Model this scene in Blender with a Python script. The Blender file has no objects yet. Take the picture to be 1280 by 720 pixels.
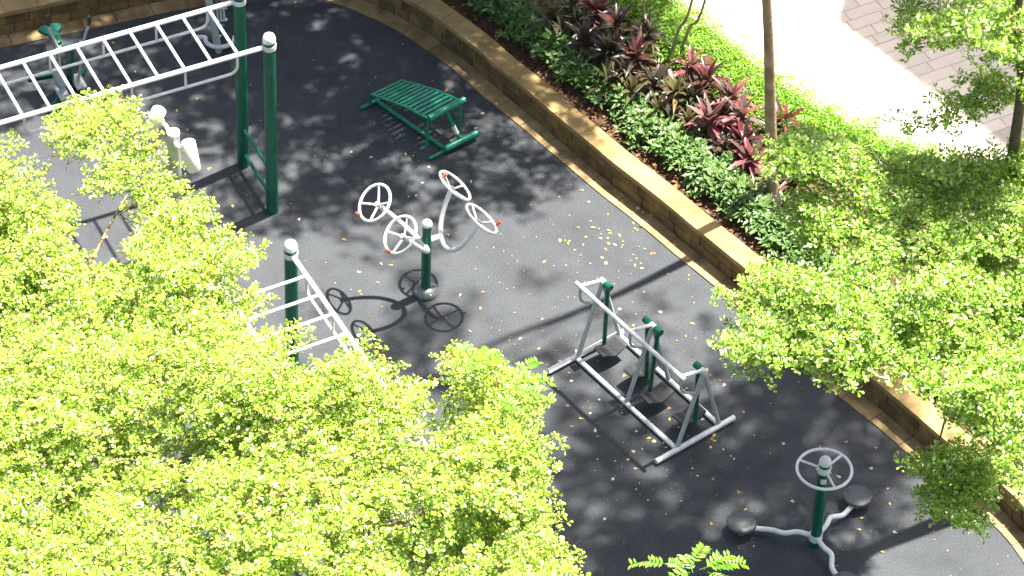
import bpy, math, random
import numpy as np
from mathutils import Matrix, Vector

random.seed(7); RNG = np.random.default_rng(11)
S = bpy.context.scene; COL = S.collection

# ------------------------------------------------------------------ camera, sky, sun, exposure
FPX = 4800.0; PITCH = math.radians(44.2); ROLL = math.radians(2.4); DIST = 40.7
_c, _s = math.cos(PITCH), math.sin(PITCH)
CW = np.array([0, _c, -_s]); _r = np.array([1., 0, 0]); _u = np.array([0, _s, _c])
CR = _r*math.cos(ROLL) + _u*math.sin(ROLL); CU = -_r*math.sin(ROLL) + _u*math.cos(ROLL)
CP = -CW*DIST
cam_d = bpy.data.cameras.new('camera'); cam = bpy.data.objects.new('camera', cam_d); COL.objects.link(cam)
cam_d.sensor_width = 36; cam_d.lens = 36*FPX/1280; cam_d.clip_start = 1; cam_d.clip_end = 3000
cam.matrix_world = Matrix(((CR[0], CU[0], -CW[0], CP[0]), (CR[1], CU[1], -CW[1], CP[1]), (CR[2], CU[2], -CW[2], CP[2]), (0, 0, 0, 1)))
S.camera = cam

SUN = np.array([0.30, 0.225, 1.0]); SUNN = SUN/np.linalg.norm(SUN)
elev = math.asin(SUNN[2]); rot = math.atan2(SUNN[0], SUNN[1])
w = bpy.data.worlds.new('World'); S.world = w; w.use_nodes = True
wn = w.node_tree.nodes; bg = wn['Background']
sky = wn.new('ShaderNodeTexSky'); sky.sky_type = 'NISHITA'; sky.sun_disc = False
sky.sun_elevation = elev; sky.sun_rotation = rot; sky.air_density = 1.0; sky.dust_density = 4.0
w.node_tree.links.new(sky.outputs[0], bg.inputs[0]); bg.inputs[1].default_value = 0.062
sd = bpy.data.lights.new('sun', 'SUN'); sun = bpy.data.objects.new('sun', sd); COL.objects.link(sun)
sd.energy = 5.0; sd.angle = math.radians(0.9); sd.color = (1.0, 0.965, 0.90)
sun.rotation_euler = Vector((-SUNN[0], -SUNN[1], -SUNN[2])).to_track_quat('-Z', 'Y').to_euler()
sun.location = (6, 5, 30)
S.view_settings.view_transform = 'Standard'; S.view_settings.look = 'None'
S.view_settings.exposure = 2.12; S.view_settings.gamma = 1.0; S.view_settings.use_curve_mapping = False


def at(px, py, z=0.0):
    """world point at height z seen at a point of the 1280 x 720 photograph"""
    d = CW*FPX + CR*(px-640) - CU*(py-360)
    return CP + d*((z-CP[2])/d[2])


def pix(P):
    v = np.asarray(P, float) - CP; k = v@CW
    return np.stack([640+FPX*(v@CR)/k, 360-FPX*(v@CU)/k], -1)

# ------------------------------------------------------------------ materials
def mat(name, col, rough=0.5, var=0.0, scale=20., bump=0.0, bscale=60., spec=0.5, metal=0.0, col2=None, island=0.0, coat=0.0, wear=None):
    m = bpy.data.materials.new(name); m.use_nodes = True
    n, l = m.node_tree.nodes, m.node_tree.links; p = n['Principled BSDF']
    p.inputs['Roughness'].default_value = rough; p.inputs['Metallic'].default_value = metal
    p.inputs['Specular IOR Level'].default_value = spec; p.inputs['Coat Weight'].default_value = coat
    tc = n.new('ShaderNodeTexCoord')
    no = n.new('ShaderNodeTexNoise'); no.inputs['Scale'].default_value = scale; no.inputs['Detail'].default_value = 6
    l.new(tc.outputs['Object'], no.inputs['Vector'])
    mx = n.new('ShaderNodeMix'); mx.data_type = 'RGBA'
    c2 = col2 if col2 else tuple(max(0, c*(1-var)) for c in col)
    mx.inputs['A'].default_value = (*col, 1); mx.inputs['B'].default_value = (*c2, 1)
    rp = n.new('ShaderNodeMapRange'); rp.inputs['From Min'].default_value = .35; rp.inputs['From Max'].default_value = .65
    l.new(no.outputs['Fac'], rp.inputs['Value'])
    l.new(rp.outputs[0], mx.inputs['Factor'])
    out = mx.outputs['Result']
    if island:
        g = n.new('ShaderNodeNewGeometry'); oi = n.new('ShaderNodeObjectInfo')
        ad = n.new('ShaderNodeMath'); ad.operation = 'ADD'; l.new(g.outputs['Random Per Island'], ad.inputs[0]); l.new(oi.outputs['Random'], ad.inputs[1])
        fr = n.new('ShaderNodeMath'); fr.operation = 'FRACT'; l.new(ad.outputs[0], fr.inputs[0])
        hs = n.new('ShaderNodeHueSaturation'); mr = n.new('ShaderNodeMapRange')
        mr.inputs['To Min'].default_value = 1-island; mr.inputs['To Max'].default_value = 1+island
        l.new(fr.outputs[0], mr.inputs['Value']); l.new(mr.outputs[0], hs.inputs['Value']); l.new(out, hs.inputs['Color'])
        out = hs.outputs[0]
    if wear:
        nw = n.new('ShaderNodeTexNoise'); nw.inputs['Scale'].default_value = 23; nw.inputs['Detail'].default_value = 9; nw.inputs['Roughness'].default_value = .7
        l.new(tc.outputs['Object'], nw.inputs['Vector'])
        rw = n.new('ShaderNodeMapRange'); rw.inputs['From Min'].default_value = .63; rw.inputs['From Max'].default_value = .69; rw.inputs['To Max'].default_value = .75
        l.new(nw.outputs['Fac'], rw.inputs['Value'])
        mw_ = n.new('ShaderNodeMix'); mw_.data_type = 'RGBA'; mw_.inputs['B'].default_value = (*wear, 1)
        l.new(rw.outputs[0], mw_.inputs['Factor']); l.new(out, mw_.inputs['A']); out = mw_.outputs['Result']
    l.new(out, p.inputs['Base Color'])
    if bump:
        nb = n.new('ShaderNodeTexNoise'); nb.inputs['Scale'].default_value = bscale; nb.inputs['Detail'].default_value = 4
        l.new(tc.outputs['Object'], nb.inputs['Vector'])
        b = n.new('ShaderNodeBump'); b.inputs['Strength'].default_value = bump; b.inputs['Distance'].default_value = .01
        l.new(nb.outputs['Fac'], b.inputs['Height']); l.new(b.outputs[0], p.inputs['Normal'])
    return m


def leaf_mat(name, cols, margin=None, trans=0.35, rough=0.4, mw=0.5):
    """thin leaf: colour differs leaf by leaf, optional pale margin, lets light through"""
    m = bpy.data.materials.new(name); m.use_nodes = True
    n, l = m.node_tree.nodes, m.node_tree.links; p = n['Principled BSDF']; out = n['Material Output']
    g = n.new('ShaderNodeNewGeometry'); oi = n.new('ShaderNodeObjectInfo')
    ad = n.new('ShaderNodeMath'); ad.operation = 'ADD'; l.new(g.outputs['Random Per Island'], ad.inputs[0]); l.new(oi.outputs['Random'], ad.inputs[1])
    fr = n.new('ShaderNodeMath'); fr.operation = 'FRACT'; l.new(ad.outputs[0], fr.inputs[0])
    cr = n.new('ShaderNodeValToRGB'); e = cr.color_ramp.elements
    e[0].color = (*cols[0], 1); e[1].color = (*cols[-1], 1)
    for i, c in enumerate(cols[1:-1]):
        k = e.new((i+1)/(len(cols)-1)); k.color = (*c, 1)
    l.new(fr.outputs[0], cr.inputs[0]); col = cr.outputs[0]
    if margin:
        a = n.new('ShaderNodeAttribute'); a.attribute_name = 'rib'
        mr = n.new('ShaderNodeMapRange'); mr.inputs['From Min'].default_value = mw; mr.inputs['From Max'].default_value = 1.0
        l.new(a.outputs['Fac'], mr.inputs['Value'])
        mx = n.new('ShaderNodeMix'); mx.data_type = 'RGBA'; mx.inputs['B'].default_value = (*margin, 1)
        l.new(mr.outputs[0], mx.inputs['Factor']); l.new(col, mx.inputs['A']); col = mx.outputs['Result']
    l.new(col, p.inputs['Base Color']); p.inputs['Roughness'].default_value = rough
    p.inputs['Specular IOR Level'].default_value = .45
    t = n.new('ShaderNodeBsdfTranslucent'); l.new(col, t.inputs['Color'])
    ms = n.new('ShaderNodeMixShader'); ms.inputs[0].default_value = trans
    l.new(p.outputs[0], ms.inputs[1]); l.new(t.outputs[0], ms.inputs[2]); l.new(ms.outputs[0], out.inputs[0])
    return m


def floor_mat():
    m = mat('rubber_floor', (0.062, 0.065, 0.072), rough=.8, bump=.35, bscale=140, spec=.10)
    n, l = m.node_tree.nodes, m.node_tree.links; p = n['Principled BSDF']
    tc = n.new('ShaderNodeTexCoord')
    a = n.new('ShaderNodeTexNoise'); a.inputs['Scale'].default_value = 1.7; a.inputs['Detail'].default_value = 8; a.inputs['Roughness'].default_value = .65
    b = n.new('ShaderNodeTexNoise'); b.inputs['Scale'].default_value = 90; b.inputs['Detail'].default_value = 3
    l.new(tc.outputs['Object'], a.inputs['Vector']); l.new(tc.outputs['Object'], b.inputs['Vector'])
    r1 = n.new('ShaderNodeValToRGB'); r1.color_ramp.elements[0].position = .33; r1.color_ramp.elements[1].position = .7
    r1.color_ramp.elements[0].color = (.049, .052, .057, 1); r1.color_ramp.elements[1].color = (.070, .074, .079, 1)
    r2 = n.new('ShaderNodeValToRGB'); r2.color_ramp.elements[0].position = .38; r2.color_ramp.elements[1].position = .66
    r2.color_ramp.elements[0].color = (.62, .62, .62, 1); r2.color_ramp.elements[1].color = (1.35, 1.35, 1.33, 1)
    l.new(a.outputs['Fac'], r1.inputs[0]); l.new(b.outputs['Fac'], r2.inputs[0])
    mx = n.new('ShaderNodeMix'); mx.data_type = 'RGBA'; mx.blend_type = 'MULTIPLY'; mx.inputs['Factor'].default_value = 1
    l.new(r1.outputs[0], mx.inputs['A']); l.new(r2.outputs[0], mx.inputs['B']); l.new(mx.outputs['Result'], p.inputs['Base Color'])
    return m


M = dict(
    floor=floor_mat(),
    green=mat('green_paint', (0.003, 0.115, 0.064), rough=.3, col2=(0.002, 0.085, 0.047), scale=9, bump=.06, bscale=60, wear=(.06, .07, .05)),
    bgreen=mat('bench_green_paint', (0.005, 0.235, 0.125), rough=.26, col2=(0.004, 0.18, 0.095), scale=9, bump=.06, bscale=60),
    silver=mat('pale_grey_paint', (0.72, 0.715, 0.69), rough=.38, var=.2, scale=14, bump=.05, bscale=70, wear=(.24, .17, .11)),
    dullsilver=mat('dull_grey_paint', (0.46, 0.47, 0.45), rough=.45, var=.2, scale=14, wear=(.2, .15, .1)),
    wheelwhite=mat('white_paint', (0.80, 0.79, 0.76), rough=.4, var=.12, scale=18, wear=(.3, .24, .17)),
    white=mat('white_plastic', (0.74, 0.72, 0.68), rough=.35, var=.12, scale=25),
    rubber=mat('black_rubber', (0.016, 0.016, 0.017), rough=.5, col2=(0.026, 0.026, 0.027), scale=30, bump=.2),
    grey=mat('grey_disc_rubber', (0.055, 0.056, 0.06), rough=.45, col2=(0.085, 0.087, 0.09), scale=26, bump=.2),
    steel=mat('galvanised_flange', (0.22, 0.23, 0.21), rough=.3, metal=.6, var=.3, scale=30),
    red=mat('red_knob', (0.75, 0.10, 0.05), rough=.3, var=.15),
    sticker=mat('pale_sticker', (0.72, 0.68, 0.58), rough=.6, var=.15, scale=60),
    coping=mat('coping_stone', (0.37, 0.245, 0.095), rough=.85, col2=(0.22, 0.145, 0.05), scale=3.5, bump=.5, bscale=45, island=.09),
    block=mat('wall_block', (0.21, 0.130, 0.040), rough=.85, col2=(0.095, 0.060, 0.020), scale=5, bump=.6, bscale=40, island=.22),
    mortar=mat('mortar', (0.10, 0.062, 0.025), rough=.95, var=.4, scale=20, bump=.4),
    kerb=mat('drain_kerb_stone', (0.34, 0.235, 0.11), rough=.85, col2=(0.18, 0.115, 0.045), scale=4, bump=.5, bscale=50, island=.14),
    soil=mat('soil', (0.085, 0.040, 0.020), rough=.95, col2=(0.045, 0.024, 0.014), scale=9, bump=1.0, bscale=50),
    tile=mat('clay_paver', (0.90, 0.75, 0.60), rough=.8, col2=(0.84, 0.69, 0.55), scale=5, bump=.15, island=.07),
    grout=mat('paver_joint', (0.70, 0.58, 0.47), rough=.9, var=.2),
    concrete=mat('white_concrete', (0.62, 0.61, 0.58), rough=.8, var=.15, scale=3, bump=.2),
    glass=mat('window_glass', (0.03, 0.04, 0.045), rough=.05, spec=.8),
    earth=mat('earth', (0.12, 0.11, 0.07), rough=.95, col2=(0.06, 0.09, 0.035), scale=.4, bump=.3),
    bark=mat('pale_bark', (0.40, 0.29, 0.165), rough=.85, col2=(0.22, 0.155, 0.085), scale=7, bump=.7, bscale=25),
    darkbark=mat('dark_bark', (0.12, 0.08, 0.05), rough=.9, col2=(0.07, 0.048, 0.03), scale=10, bump=.7, bscale=30),
    twig=mat('twig_bark', (0.26, 0.16, 0.09), rough=.85, var=.3, scale=12),
    crown=leaf_mat('variegated_leaf', [(.07, .20, .010), (.20, .38, .014), (.32, .47, .020), (.15, .34, .012), (.36, .47, .03), (.26, .43, .016), (.24, .40, .014), (.74, .79, .46)], margin=(.75, .79, .28), trans=.42, mw=.5, rough=.30),
    crown2=leaf_mat('green_variegated_leaf', [(.05, .18, .010), (.13, .32, .012), (.26, .42, .016), (.09, .25, .010), (.20, .38, .014), (.66, .74, .40)], margin=(.66, .74, .22), trans=.44, mw=.5, rough=.30),
    shade=leaf_mat('plain_leaf', [(.04, .08, .02), (.06, .10, .02), (.07, .12, .03)], trans=.10),
    frond=leaf_mat('feather_leaf', [(.07, .19, .010), (.12, .28, .012), (.17, .31, .014), (.22, .31, .02)], trans=.40),
    cover=leaf_mat('ground_cover_leaf', [(.052, .13, .018), (.075, .17, .026), (.11, .21, .042)], margin=(.33, .40, .19), trans=.22, rough=.40, mw=.6),  # whitish glints of sunlit leaves are painted in as the pale margin colour
    lime=leaf_mat('lime_fern', [(.10, .26, .012), (.16, .33, .015), (.25, .38, .02), (.07, .19, .012)], trans=.4),
    litter=leaf_mat('brown_litter', [(.16, .06, .02), (.24, .11, .035), (.10, .04, .018), (.30, .17, .06)], trans=.1, rough=.7),
    yleaf=leaf_mat('yellow_fallen_leaf', [(.50, .36, .04), (.58, .46, .10), (.44, .34, .03)], trans=.15, rough=.6),
    bleaf=leaf_mat('brown_fallen_leaf', [(.34, .17, .05), (.40, .20, .06), (.28, .15, .05)], trans=.1, rough=.6),
    pleaf=leaf_mat('cream_fallen_leaf', [(.60, .52, .30), (.52, .46, .28), (.62, .56, .36)], trans=.1, rough=.6),
    c_dark=leaf_mat('bronze_leaf', [(.040, .040, .028), (.065, .040, .032), (.05, .065, .03), (.09, .045, .04)], trans=.2, rough=.28),
    c_red=leaf_mat('red_leaf', [(.10, .028, .024), (.16, .030, .028), (.07, .038, .030), (.045, .040, .028)], trans=.3, rough=.3),
    c_pink=leaf_mat('pink_leaf', [(.26, .06, .07), (.16, .07, .07), (.34, .11, .12), (.09, .06, .05), (.22, .15, .13)], trans=.3, rough=.3),
    c_olive=leaf_mat('olive_leaf', [(.065, .075, .025), (.12, .10, .035), (.06, .06, .022), (.18, .12, .045)], trans=.22, rough=.32),
)

# ------------------------------------------------------------------ object helpers
def tag(o, label=None, cat=None, group=None, kind=None):
    if label: o['label'] = label
    if cat: o['category'] = cat
    if group: o['group'] = group
    if kind: o['kind'] = kind
    return o


def empty(name, loc, label=None, cat=None, group=None, rz=0):
    o = bpy.data.objects.new(name, None); COL.objects.link(o); o.location = loc; o.rotation_euler = (0, 0, rz)
    o.empty_display_size = .1
    return tag(o, label, cat, group)


def kids(o): return [c for c in COL.objects if c.parent == o]


def copy_tree(o, parent=None):
    c = o.copy(); COL.objects.link(c); c.parent = parent
    for ch in kids(o): copy_tree(ch, c)
    return c


def fillet(pts, r=.08, n=5):
    P = [np.asarray(p, float) for p in pts]; out = [P[0]]
    for a, b, c in zip(P, P[1:], P[2:]):
        d1 = a-b; d2 = c-b; l1, l2 = np.linalg.norm(d1), np.linalg.norm(d2); k = min(r, .48*l1, .48*l2)
        s, e = b+d1/l1*k, b+d2/l2*k
        for i in range(n+1):
            t = i/n; out.append((1-t)**2*s + 2*t*(1-t)*b + t*t*e)
    out.append(P[-1]); return out


def spline(pts, n=8):
    P = np.asarray(pts, float); Q = np.vstack([2*P[0]-P[1], P, 2*P[-1]-P[-2]]); out = []
    for i in range(1, len(Q)-2):
        for t in np.linspace(0, 1, n, endpoint=False):
            a, b, c, d = Q[i-1], Q[i], Q[i+1], Q[i+2]
            out.append(.5*(2*b+(c-a)*t+(2*a-5*b+4*c-d)*t*t+(3*b-a-3*c+d)*t**3))
    out.append(P[-1]); return np.array(out)


class MB:
    """collects shapes, then links them as one mesh object"""
    def __init__(s): s.v = []; s.f = []; s.sm = []
    def add(s, V, F, smooth=False):
        o = len(s.v); s.v += [tuple(map(float, p)) for p in V]
        s.f += [tuple(i+o for i in f) for f in F]; s.sm += [smooth]*len(F); return s
    def tube(s, path, r, n=10, cap=True):
        P = [np.asarray(p, float) for p in path]; R = r if hasattr(r, '__len__') else [r]*len(P)
        V = []; prev = None
        for i, p in enumerate(P):
            t = P[min(i+1, len(P)-1)]-P[max(i-1, 0)]; t = t/np.linalg.norm(t)
            if prev is None:
                a = np.array([0, 0, 1.]) if abs(t[2]) < .9 else np.array([1., 0, 0])
                x = np.cross(a, t)
            else: x = prev - t*(prev@t)
            x /= np.linalg.norm(x); y = np.cross(t, x); prev = x
            V += [p + R[i]*(x*math.cos(q)+y*math.sin(q)) for q in np.linspace(0, 2*math.pi, n, endpoint=False)]
        F = [(i*n+j, i*n+(j+1) % n, (i+1)*n+(j+1) % n, (i+1)*n+j) for i in range(len(P)-1) for j in range(n)]
        s.add(V, F, True)
        if cap:
            k = (len(P)-1)*n
            s.add(V[:n], [tuple(range(n))[::-1]]); s.add(V[k:k+n], [tuple(range(n))])
        return s
    def lathe(s, c, prof, axis=(0, 0, 1), n=20, smooth=True):
        """prof: (radius, height) pairs along an axis from c"""
        a = np.asarray(axis, float); a /= np.linalg.norm(a)
        b = np.array([0, 0, 1.]) if abs(a[2]) < .9 else np.array([1., 0, 0])
        x = np.cross(b, a); x /= np.linalg.norm(x); y = np.cross(a, x); c = np.asarray(c, float); V = []
        for r, h in prof:
            V += [c + a*h + r*(x*math.cos(q)+y*math.sin(q)) for q in np.linspace(0, 2*math.pi, n, endpoint=False)]
        F = [(i*n+j, i*n+(j+1) % n, (i+1)*n+(j+1) % n, (i+1)*n+j) for i in range(len(prof)-1) for j in range(n)]
        s.add(V, F, smooth)
        if prof[0][0] > 1e-4: s.add(V[:n], [tuple(range(n))[::-1]])
        if prof[-1][0] > 1e-4: s.add(V[-n:], [tuple(range(n))])
        return s
    def dome(s, c, r, h=None, axis=(0, 0, 1), n=18):
        h = h or r
        return s.lathe(c, [(r*math.cos(q)+1e-5, h*math.sin(q)) for q in np.linspace(0, math.pi/2, 7)], axis, n)
    def ball(s, c, r, n=12):
        return s.lathe(c, [(r*math.cos(q)+1e-5, r*math.sin(q)) for q in np.linspace(-math.pi/2, math.pi/2, 9)], (0, 0, 1), n)
    def ring(s, c, axis, R, r, n=36, m=8):
        a = np.asarray(axis, float); a /= np.linalg.norm(a)
        b = np.array([0, 0, 1.]) if abs(a[2]) < .9 else np.array([1., 0, 0])
        x = np.cross(b, a); x /= np.linalg.norm(x); y = np.cross(a, x); c = np.asarray(c, float); V = []
        for q in np.linspace(0, 2*math.pi, n, endpoint=False):
            d = x*math.cos(q)+y*math.sin(q)
            V += [c + d*(R+r*math.cos(p)) + a*r*math.sin(p) for p in np.linspace(0, 2*math.pi, m, endpoint=False)]
        s.add(V, [(i*m+j, ((i+1) % n)*m+j, ((i+1) % n)*m+(j+1) % m, i*m+(j+1) % m) for i in range(n) for j in range(m)], True)
        return s
    def hexa(s, V): return s.add(V, [(3, 2, 1, 0), (4, 5, 6, 7), (0, 1, 5, 4), (1, 2, 6, 5), (2, 3, 7, 6), (3, 0, 4, 7)])
    def box(s, c, sx, sy, sz, rz=0):
        C, Sn = math.cos(rz), math.sin(rz); V = []
        for z in (-sz/2, sz/2):
            for x, y in ((-sx/2, -sy/2), (sx/2, -sy/2), (sx/2, sy/2), (-sx/2, sy/2)):
                V.append((c[0]+x*C-y*Sn, c[1]+x*Sn+y*C, c[2]+z))
        return s.hexa(V)
    def build(s, name, m, parent=None, world=True, bevel=0):
        me = bpy.data.meshes.new(name)
        off = np.zeros(3)
        if parent is not None and world:
            q = parent
            while q: off += np.array(q.location); q = q.parent
        me.from_pydata([tuple(np.array(p)-off) for p in s.v], [], s.f); me.materials.append(m)
        me.polygons.foreach_set('use_smooth', s.sm); me.update()
        o = bpy.data.objects.new(name, me); COL.objects.link(o); o.parent = parent
        if bevel:
            b = o.modifiers.new('bevel', 'BEVEL'); b.width = bevel; b.segments = 2; b.limit_method = 'ANGLE'
        return o


def bulk(name, V, F, m, parent=None, rib=None, smooth=False):
    """many faces at once: V (n,3), F (k,4) or (k,3)"""
    V = np.asarray(V, np.float32); F = np.asarray(F, np.int32)
    if parent is not None: V = V - np.array(parent.location, np.float32)
    me = bpy.data.meshes.new(name); k = F.shape[1]
    me.vertices.add(len(V)); me.vertices.foreach_set('co', V.ravel())
    me.loops.add(F.size); me.loops.foreach_set('vertex_index', F.ravel())
    me.polygons.add(len(F)); me.polygons.foreach_set('loop_start', np.arange(0, F.size, k, dtype=np.int32))
    me.polygons.foreach_set('loop_total', np.full(len(F), k, np.int32))
    me.update(calc_edges=True)
    if rib is not None:
        a = me.attributes.new('rib', 'FLOAT', 'POINT'); a.data.foreach_set('value', np.asarray(rib, np.float32))
    me.materials.append(m); o = bpy.data.objects.new(name, me); COL.objects.link(o); o.parent = parent
    return o

# ------------------------------------------------------------------ leaves
LEAF = np.array([(0, 0, 0), (.42, .55, .10), (.78, 1, .16), (1, 0, .02), (.78, -1, .16), (.42, -.55, .10)])
RIB = np.array([0, .75, 1, .55, 1, .75])
LANCE = np.array([(0, 0, 0), (.25, .8, .12), (.6, .85, .14), (1, 0, -.05), (.6, -.85, .14), (.25, -.8, .12)])


def leaves(pos, d, L, Wd, tmpl=LEAF, roll=.5, droop=.0, up=None):
    """pos (n,3) bases, d (n,3) directions -> verts, quads, rib"""
    n = len(pos); d = d/np.linalg.norm(d, axis=1, keepdims=True)
    if up is None: up = np.tile([0, 0, 1.], (n, 1)) + RNG.normal(0, roll, (n, 3))
    y = np.cross(up, d); y /= np.linalg.norm(y, axis=1, keepdims=True)+1e-9; z = np.cross(d, y)
    L = np.asarray(L)[:, None, None]; Wd = np.asarray(Wd)[:, None, None]
    T = tmpl[None]
    V = pos[:, None] + T[..., :1]*L*d[:, None] + T[..., 1:2]*Wd*y[:, None] + (T[..., 2:]*Wd*1.2 - droop*L*T[..., :1]**2)*z[:, None]
    base = (np.arange(n)*6)[:, None]
    F = np.concatenate([base+[0, 3, 2, 1], base+[0, 5, 4, 3]], 1).reshape(-1, 4)
    return V.reshape(-1, 3), F, np.tile(RIB, n)


def rosettes(c, axis, k=7, L=.06, lift=.35):
    """whorls of obovate leaves at points c facing axis"""
    n = len(c); a = axis/np.linalg.norm(axis, axis=1, keepdims=True)
    h = np.where(np.abs(a[:, 2:]) < .9, [[0, 0, 1.]], [[1., 0, 0]])
    x = np.cross(h, a); x /= np.linalg.norm(x, axis=1, keepdims=True); y = np.cross(a, x)
    th = (np.arange(k)/k*2*np.pi)[None] + RNG.uniform(0, 6.28, (n, 1)) + RNG.normal(0, .25, (n, k))
    el = lift + RNG.normal(0, .30, (n, k))
    D = np.cos(el)[..., None]*(np.cos(th)[..., None]*x[:, None]+np.sin(th)[..., None]*y[:, None]) + np.sin(el)[..., None]*a[:, None]
    P = np.repeat(c[:, None], k, 1) + D*.006
    keep = (RNG.random((n, k)) < .93).ravel()
    LL = (L*RNG.uniform(.62, 1.15, (n, k))).ravel()[keep]
    up = np.repeat(a[:, None], k, 1).reshape(-1, 3)[keep] + RNG.normal(0, .35, (keep.sum(), 3))
    return leaves(P.reshape(-1, 3)[keep], D.reshape(-1, 3)[keep], LL, LL*.27, up=up)


def join(parts):
    V, F, R, o = [], [], [], 0
    for v, f, r in parts: V.append(v); F.append(f+o); R.append(r); o += len(v)
    return np.vstack(V), np.vstack(F), np.concatenate(R)


def sprays(centres, outdir, length=.5, step=.055, k=7, L=.06, flat=.12, sub=True):
    """zigzag twigs: rosette centres, their axes, twig segments"""
    C, A, segs = [], [], []
    for c, d in zip(centres, outdir):
        d = d/np.linalg.norm(d); ln = length*random.uniform(.6, 1.25); p = np.array(c)-d*ln*.5; side = 1; q = [p.copy()]
        nst = max(3, int(ln/step))
        for i in range(nst):
            dd = d + RNG.normal(0, .22, 3)*[1, 1, .5]; dd[2] += flat*(.3 if i < nst*.6 else .8)*random.uniform(-.3, 1)
            p = p + dd*step; q.append(p.copy())
            lat = np.cross(d, [0, 0, 1.])*side + RNG.normal(0, .3, 3); side = -side
            reach = random.uniform(.03, .13)*(1-.5*i/nst)+.02
            t = p + lat*reach + np.array([0, 0, random.uniform(0, .05)])
            C.append(t); A.append([0, 0, 1.]+d*.45+lat*.4+RNG.normal(0, .3, 3))
            if random.random() < .6:
                t2 = p + (lat*.5+d*.3)*reach + RNG.normal(0, .02, 3); C.append(t2); A.append([0, 0, 1.]+RNG.normal(0, .45, 3))
            if sub and i % 2 == 0: segs.append((p, t))
        C.append(p+d*.02); A.append([0, 0, .7]+d)
        segs += list(zip(q, q[1:]))
    return np.array(C), np.array(A), segs


def fans(centres, outdir, length=.85, step=.07, rs=.055):
    """flat feathery branches: a main twig with alternating side twigs, whorls of leaves along both"""
    C, A, segs = [], [], []
    for c, d in zip(centres, outdir):
        d = np.asarray(d)/np.linalg.norm(d); ln = length*random.uniform(.65, 1.2); p = np.array(c)-d*ln*.5; side = random.choice((-1, 1))
        lat0 = np.cross(d, [0, 0, 1.]); lat0 /= np.linalg.norm(lat0); tilt = RNG.normal(0, .12)
        n_ = max(4, int(ln/step)); prev = p.copy(); dd = d.copy()
        for i in range(n_):
            t = i/n_; dd = dd + RNG.normal(0, .10, 3)*[1, 1, .6]; dd /= np.linalg.norm(dd)
            p = p + dd*step; segs.append((prev.copy(), p.copy())); prev = p.copy(); side = -side
            L_ = (.30*math.sin(math.pi*min(1, .18+t*.95))**.7+.03)*random.uniform(.55, 1.15)
            sd_ = lat0*side*.8 + dd*.65 + np.array([0, 0, tilt*side+random.uniform(-.12, .12)]); sd_ /= np.linalg.norm(sd_)
            m_ = max(1, int(L_/rs)); q = p.copy()
            for k_ in range(1, m_+1):
                q2 = q + sd_*rs + RNG.normal(0, .012, 3); segs.append((q.copy(), q2.copy())); q = q2
                C.append(q+[0, 0, .012]); A.append(np.array([0, 0, 1.])+sd_*(.15 if k_ < m_ else .6)+RNG.normal(0, .26, 3))
            if random.random() < .7: C.append(p+[0, 0, .02]); A.append(np.array([0, 0, 1.])+RNG.normal(0, .3, 3))
        C.append(p+dd*.02); A.append(np.array([0, 0, .7])+dd)
    return np.array(C), np.array(A), segs


def twig_mesh(segs, r=.0045):
    A = np.array([s[0] for s in segs]); B = np.array([s[1] for s in segs]); d = B-A; d /= np.linalg.norm(d, axis=1, keepdims=True)+1e-9
    h = np.where(np.abs(d[:, 2:]) < .9, [[0, 0, 1.]], [[1., 0, 0]]); x = np.cross(h, d); x /= np.linalg.norm(x, axis=1, keepdims=True); y = np.cross(d, x)
    V = []
    for P, rr in ((A, r), (B, r*.8)):
        for q in (0, 2.094, 4.189): V.append(P + rr*(x*math.cos(q)+y*math.sin(q)))
    V = np.stack(V, 1); b = (np.arange(len(A))*6)[:, None]
    F = np.concatenate([b+[0, 1, 4, 3], b+[1, 2, 5, 4], b+[2, 0, 3, 5]], 1).reshape(-1, 4)
    return V.reshape(-1, 3), F


def inpoly(x, y, P):
    r = False; j = len(P)-1
    for i in range(len(P)):
        if (P[i][1] > y) != (P[j][1] > y) and x < (P[j][0]-P[i][0])*(y-P[i][1])/(P[j][1]-P[i][1])+P[i][0]: r = not r
        j = i
    return r


def limb(root, p0, p1, r0, r1, m, sag=-.04, name='limb'):
    p0, p1 = np.asarray(p0, float), np.asarray(p1, float); k = 5
    L = np.linalg.norm(p1-p0); ctrl = [p0]
    for i in range(1, k):
        t = i/k; ctrl.append(p0*(1-t)+p1*t + np.array([0, 0, sag*L*math.sin(t*math.pi)]) + RNG.normal(0, .025*L, 3))
    ctrl.append(p1); c = spline(ctrl, 4)
    MB().tube(c, list(np.linspace(r0, r1, len(c))), 7).build(name, m, root)
    return c

# ------------------------------------------------------------------ ground, court floor
H = 0.34                                              # height of the retaining wall's coping
g = MB(); g.add([(-900, -900, -.35), (900, -900, -.35), (900, 900, -.35), (-900, 900, -.35)], [(0, 1, 2, 3)])
tag(g.build('ground', M['earth']), kind='structure')

wall_px = [(-260, 72), (-140, 46), (0, 16), (41, 8), (80, -.5), (160, -18), (240, -34), (320, -46), (390, -46), (450, -30), (515.6, 1), (540, 17), (572, 40), (600, 62), (620, 80.4), (659, 111.5),
           (698, 145), (731, 172), (764, 200), (821, 244), (867, 282), (913, 319), (956, 355), (1010, 405), (1067, 454), (1120, 496), (1195, 560), (1249, 602), (1285, 637), (1315, 680), (1330, 730), (1335, 800), (1330, 900)]
wl = spline([at(x, y, H)[:2] for x, y in wall_px], 12)
for _ in range(6): wl[1:-1] = .25*wl[:-2]+.5*wl[1:-1]+.25*wl[2:]
seg = np.r_[0, np.cumsum(np.linalg.norm(np.diff(wl, axis=0), axis=1))]; WLEN = seg[-1]


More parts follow.
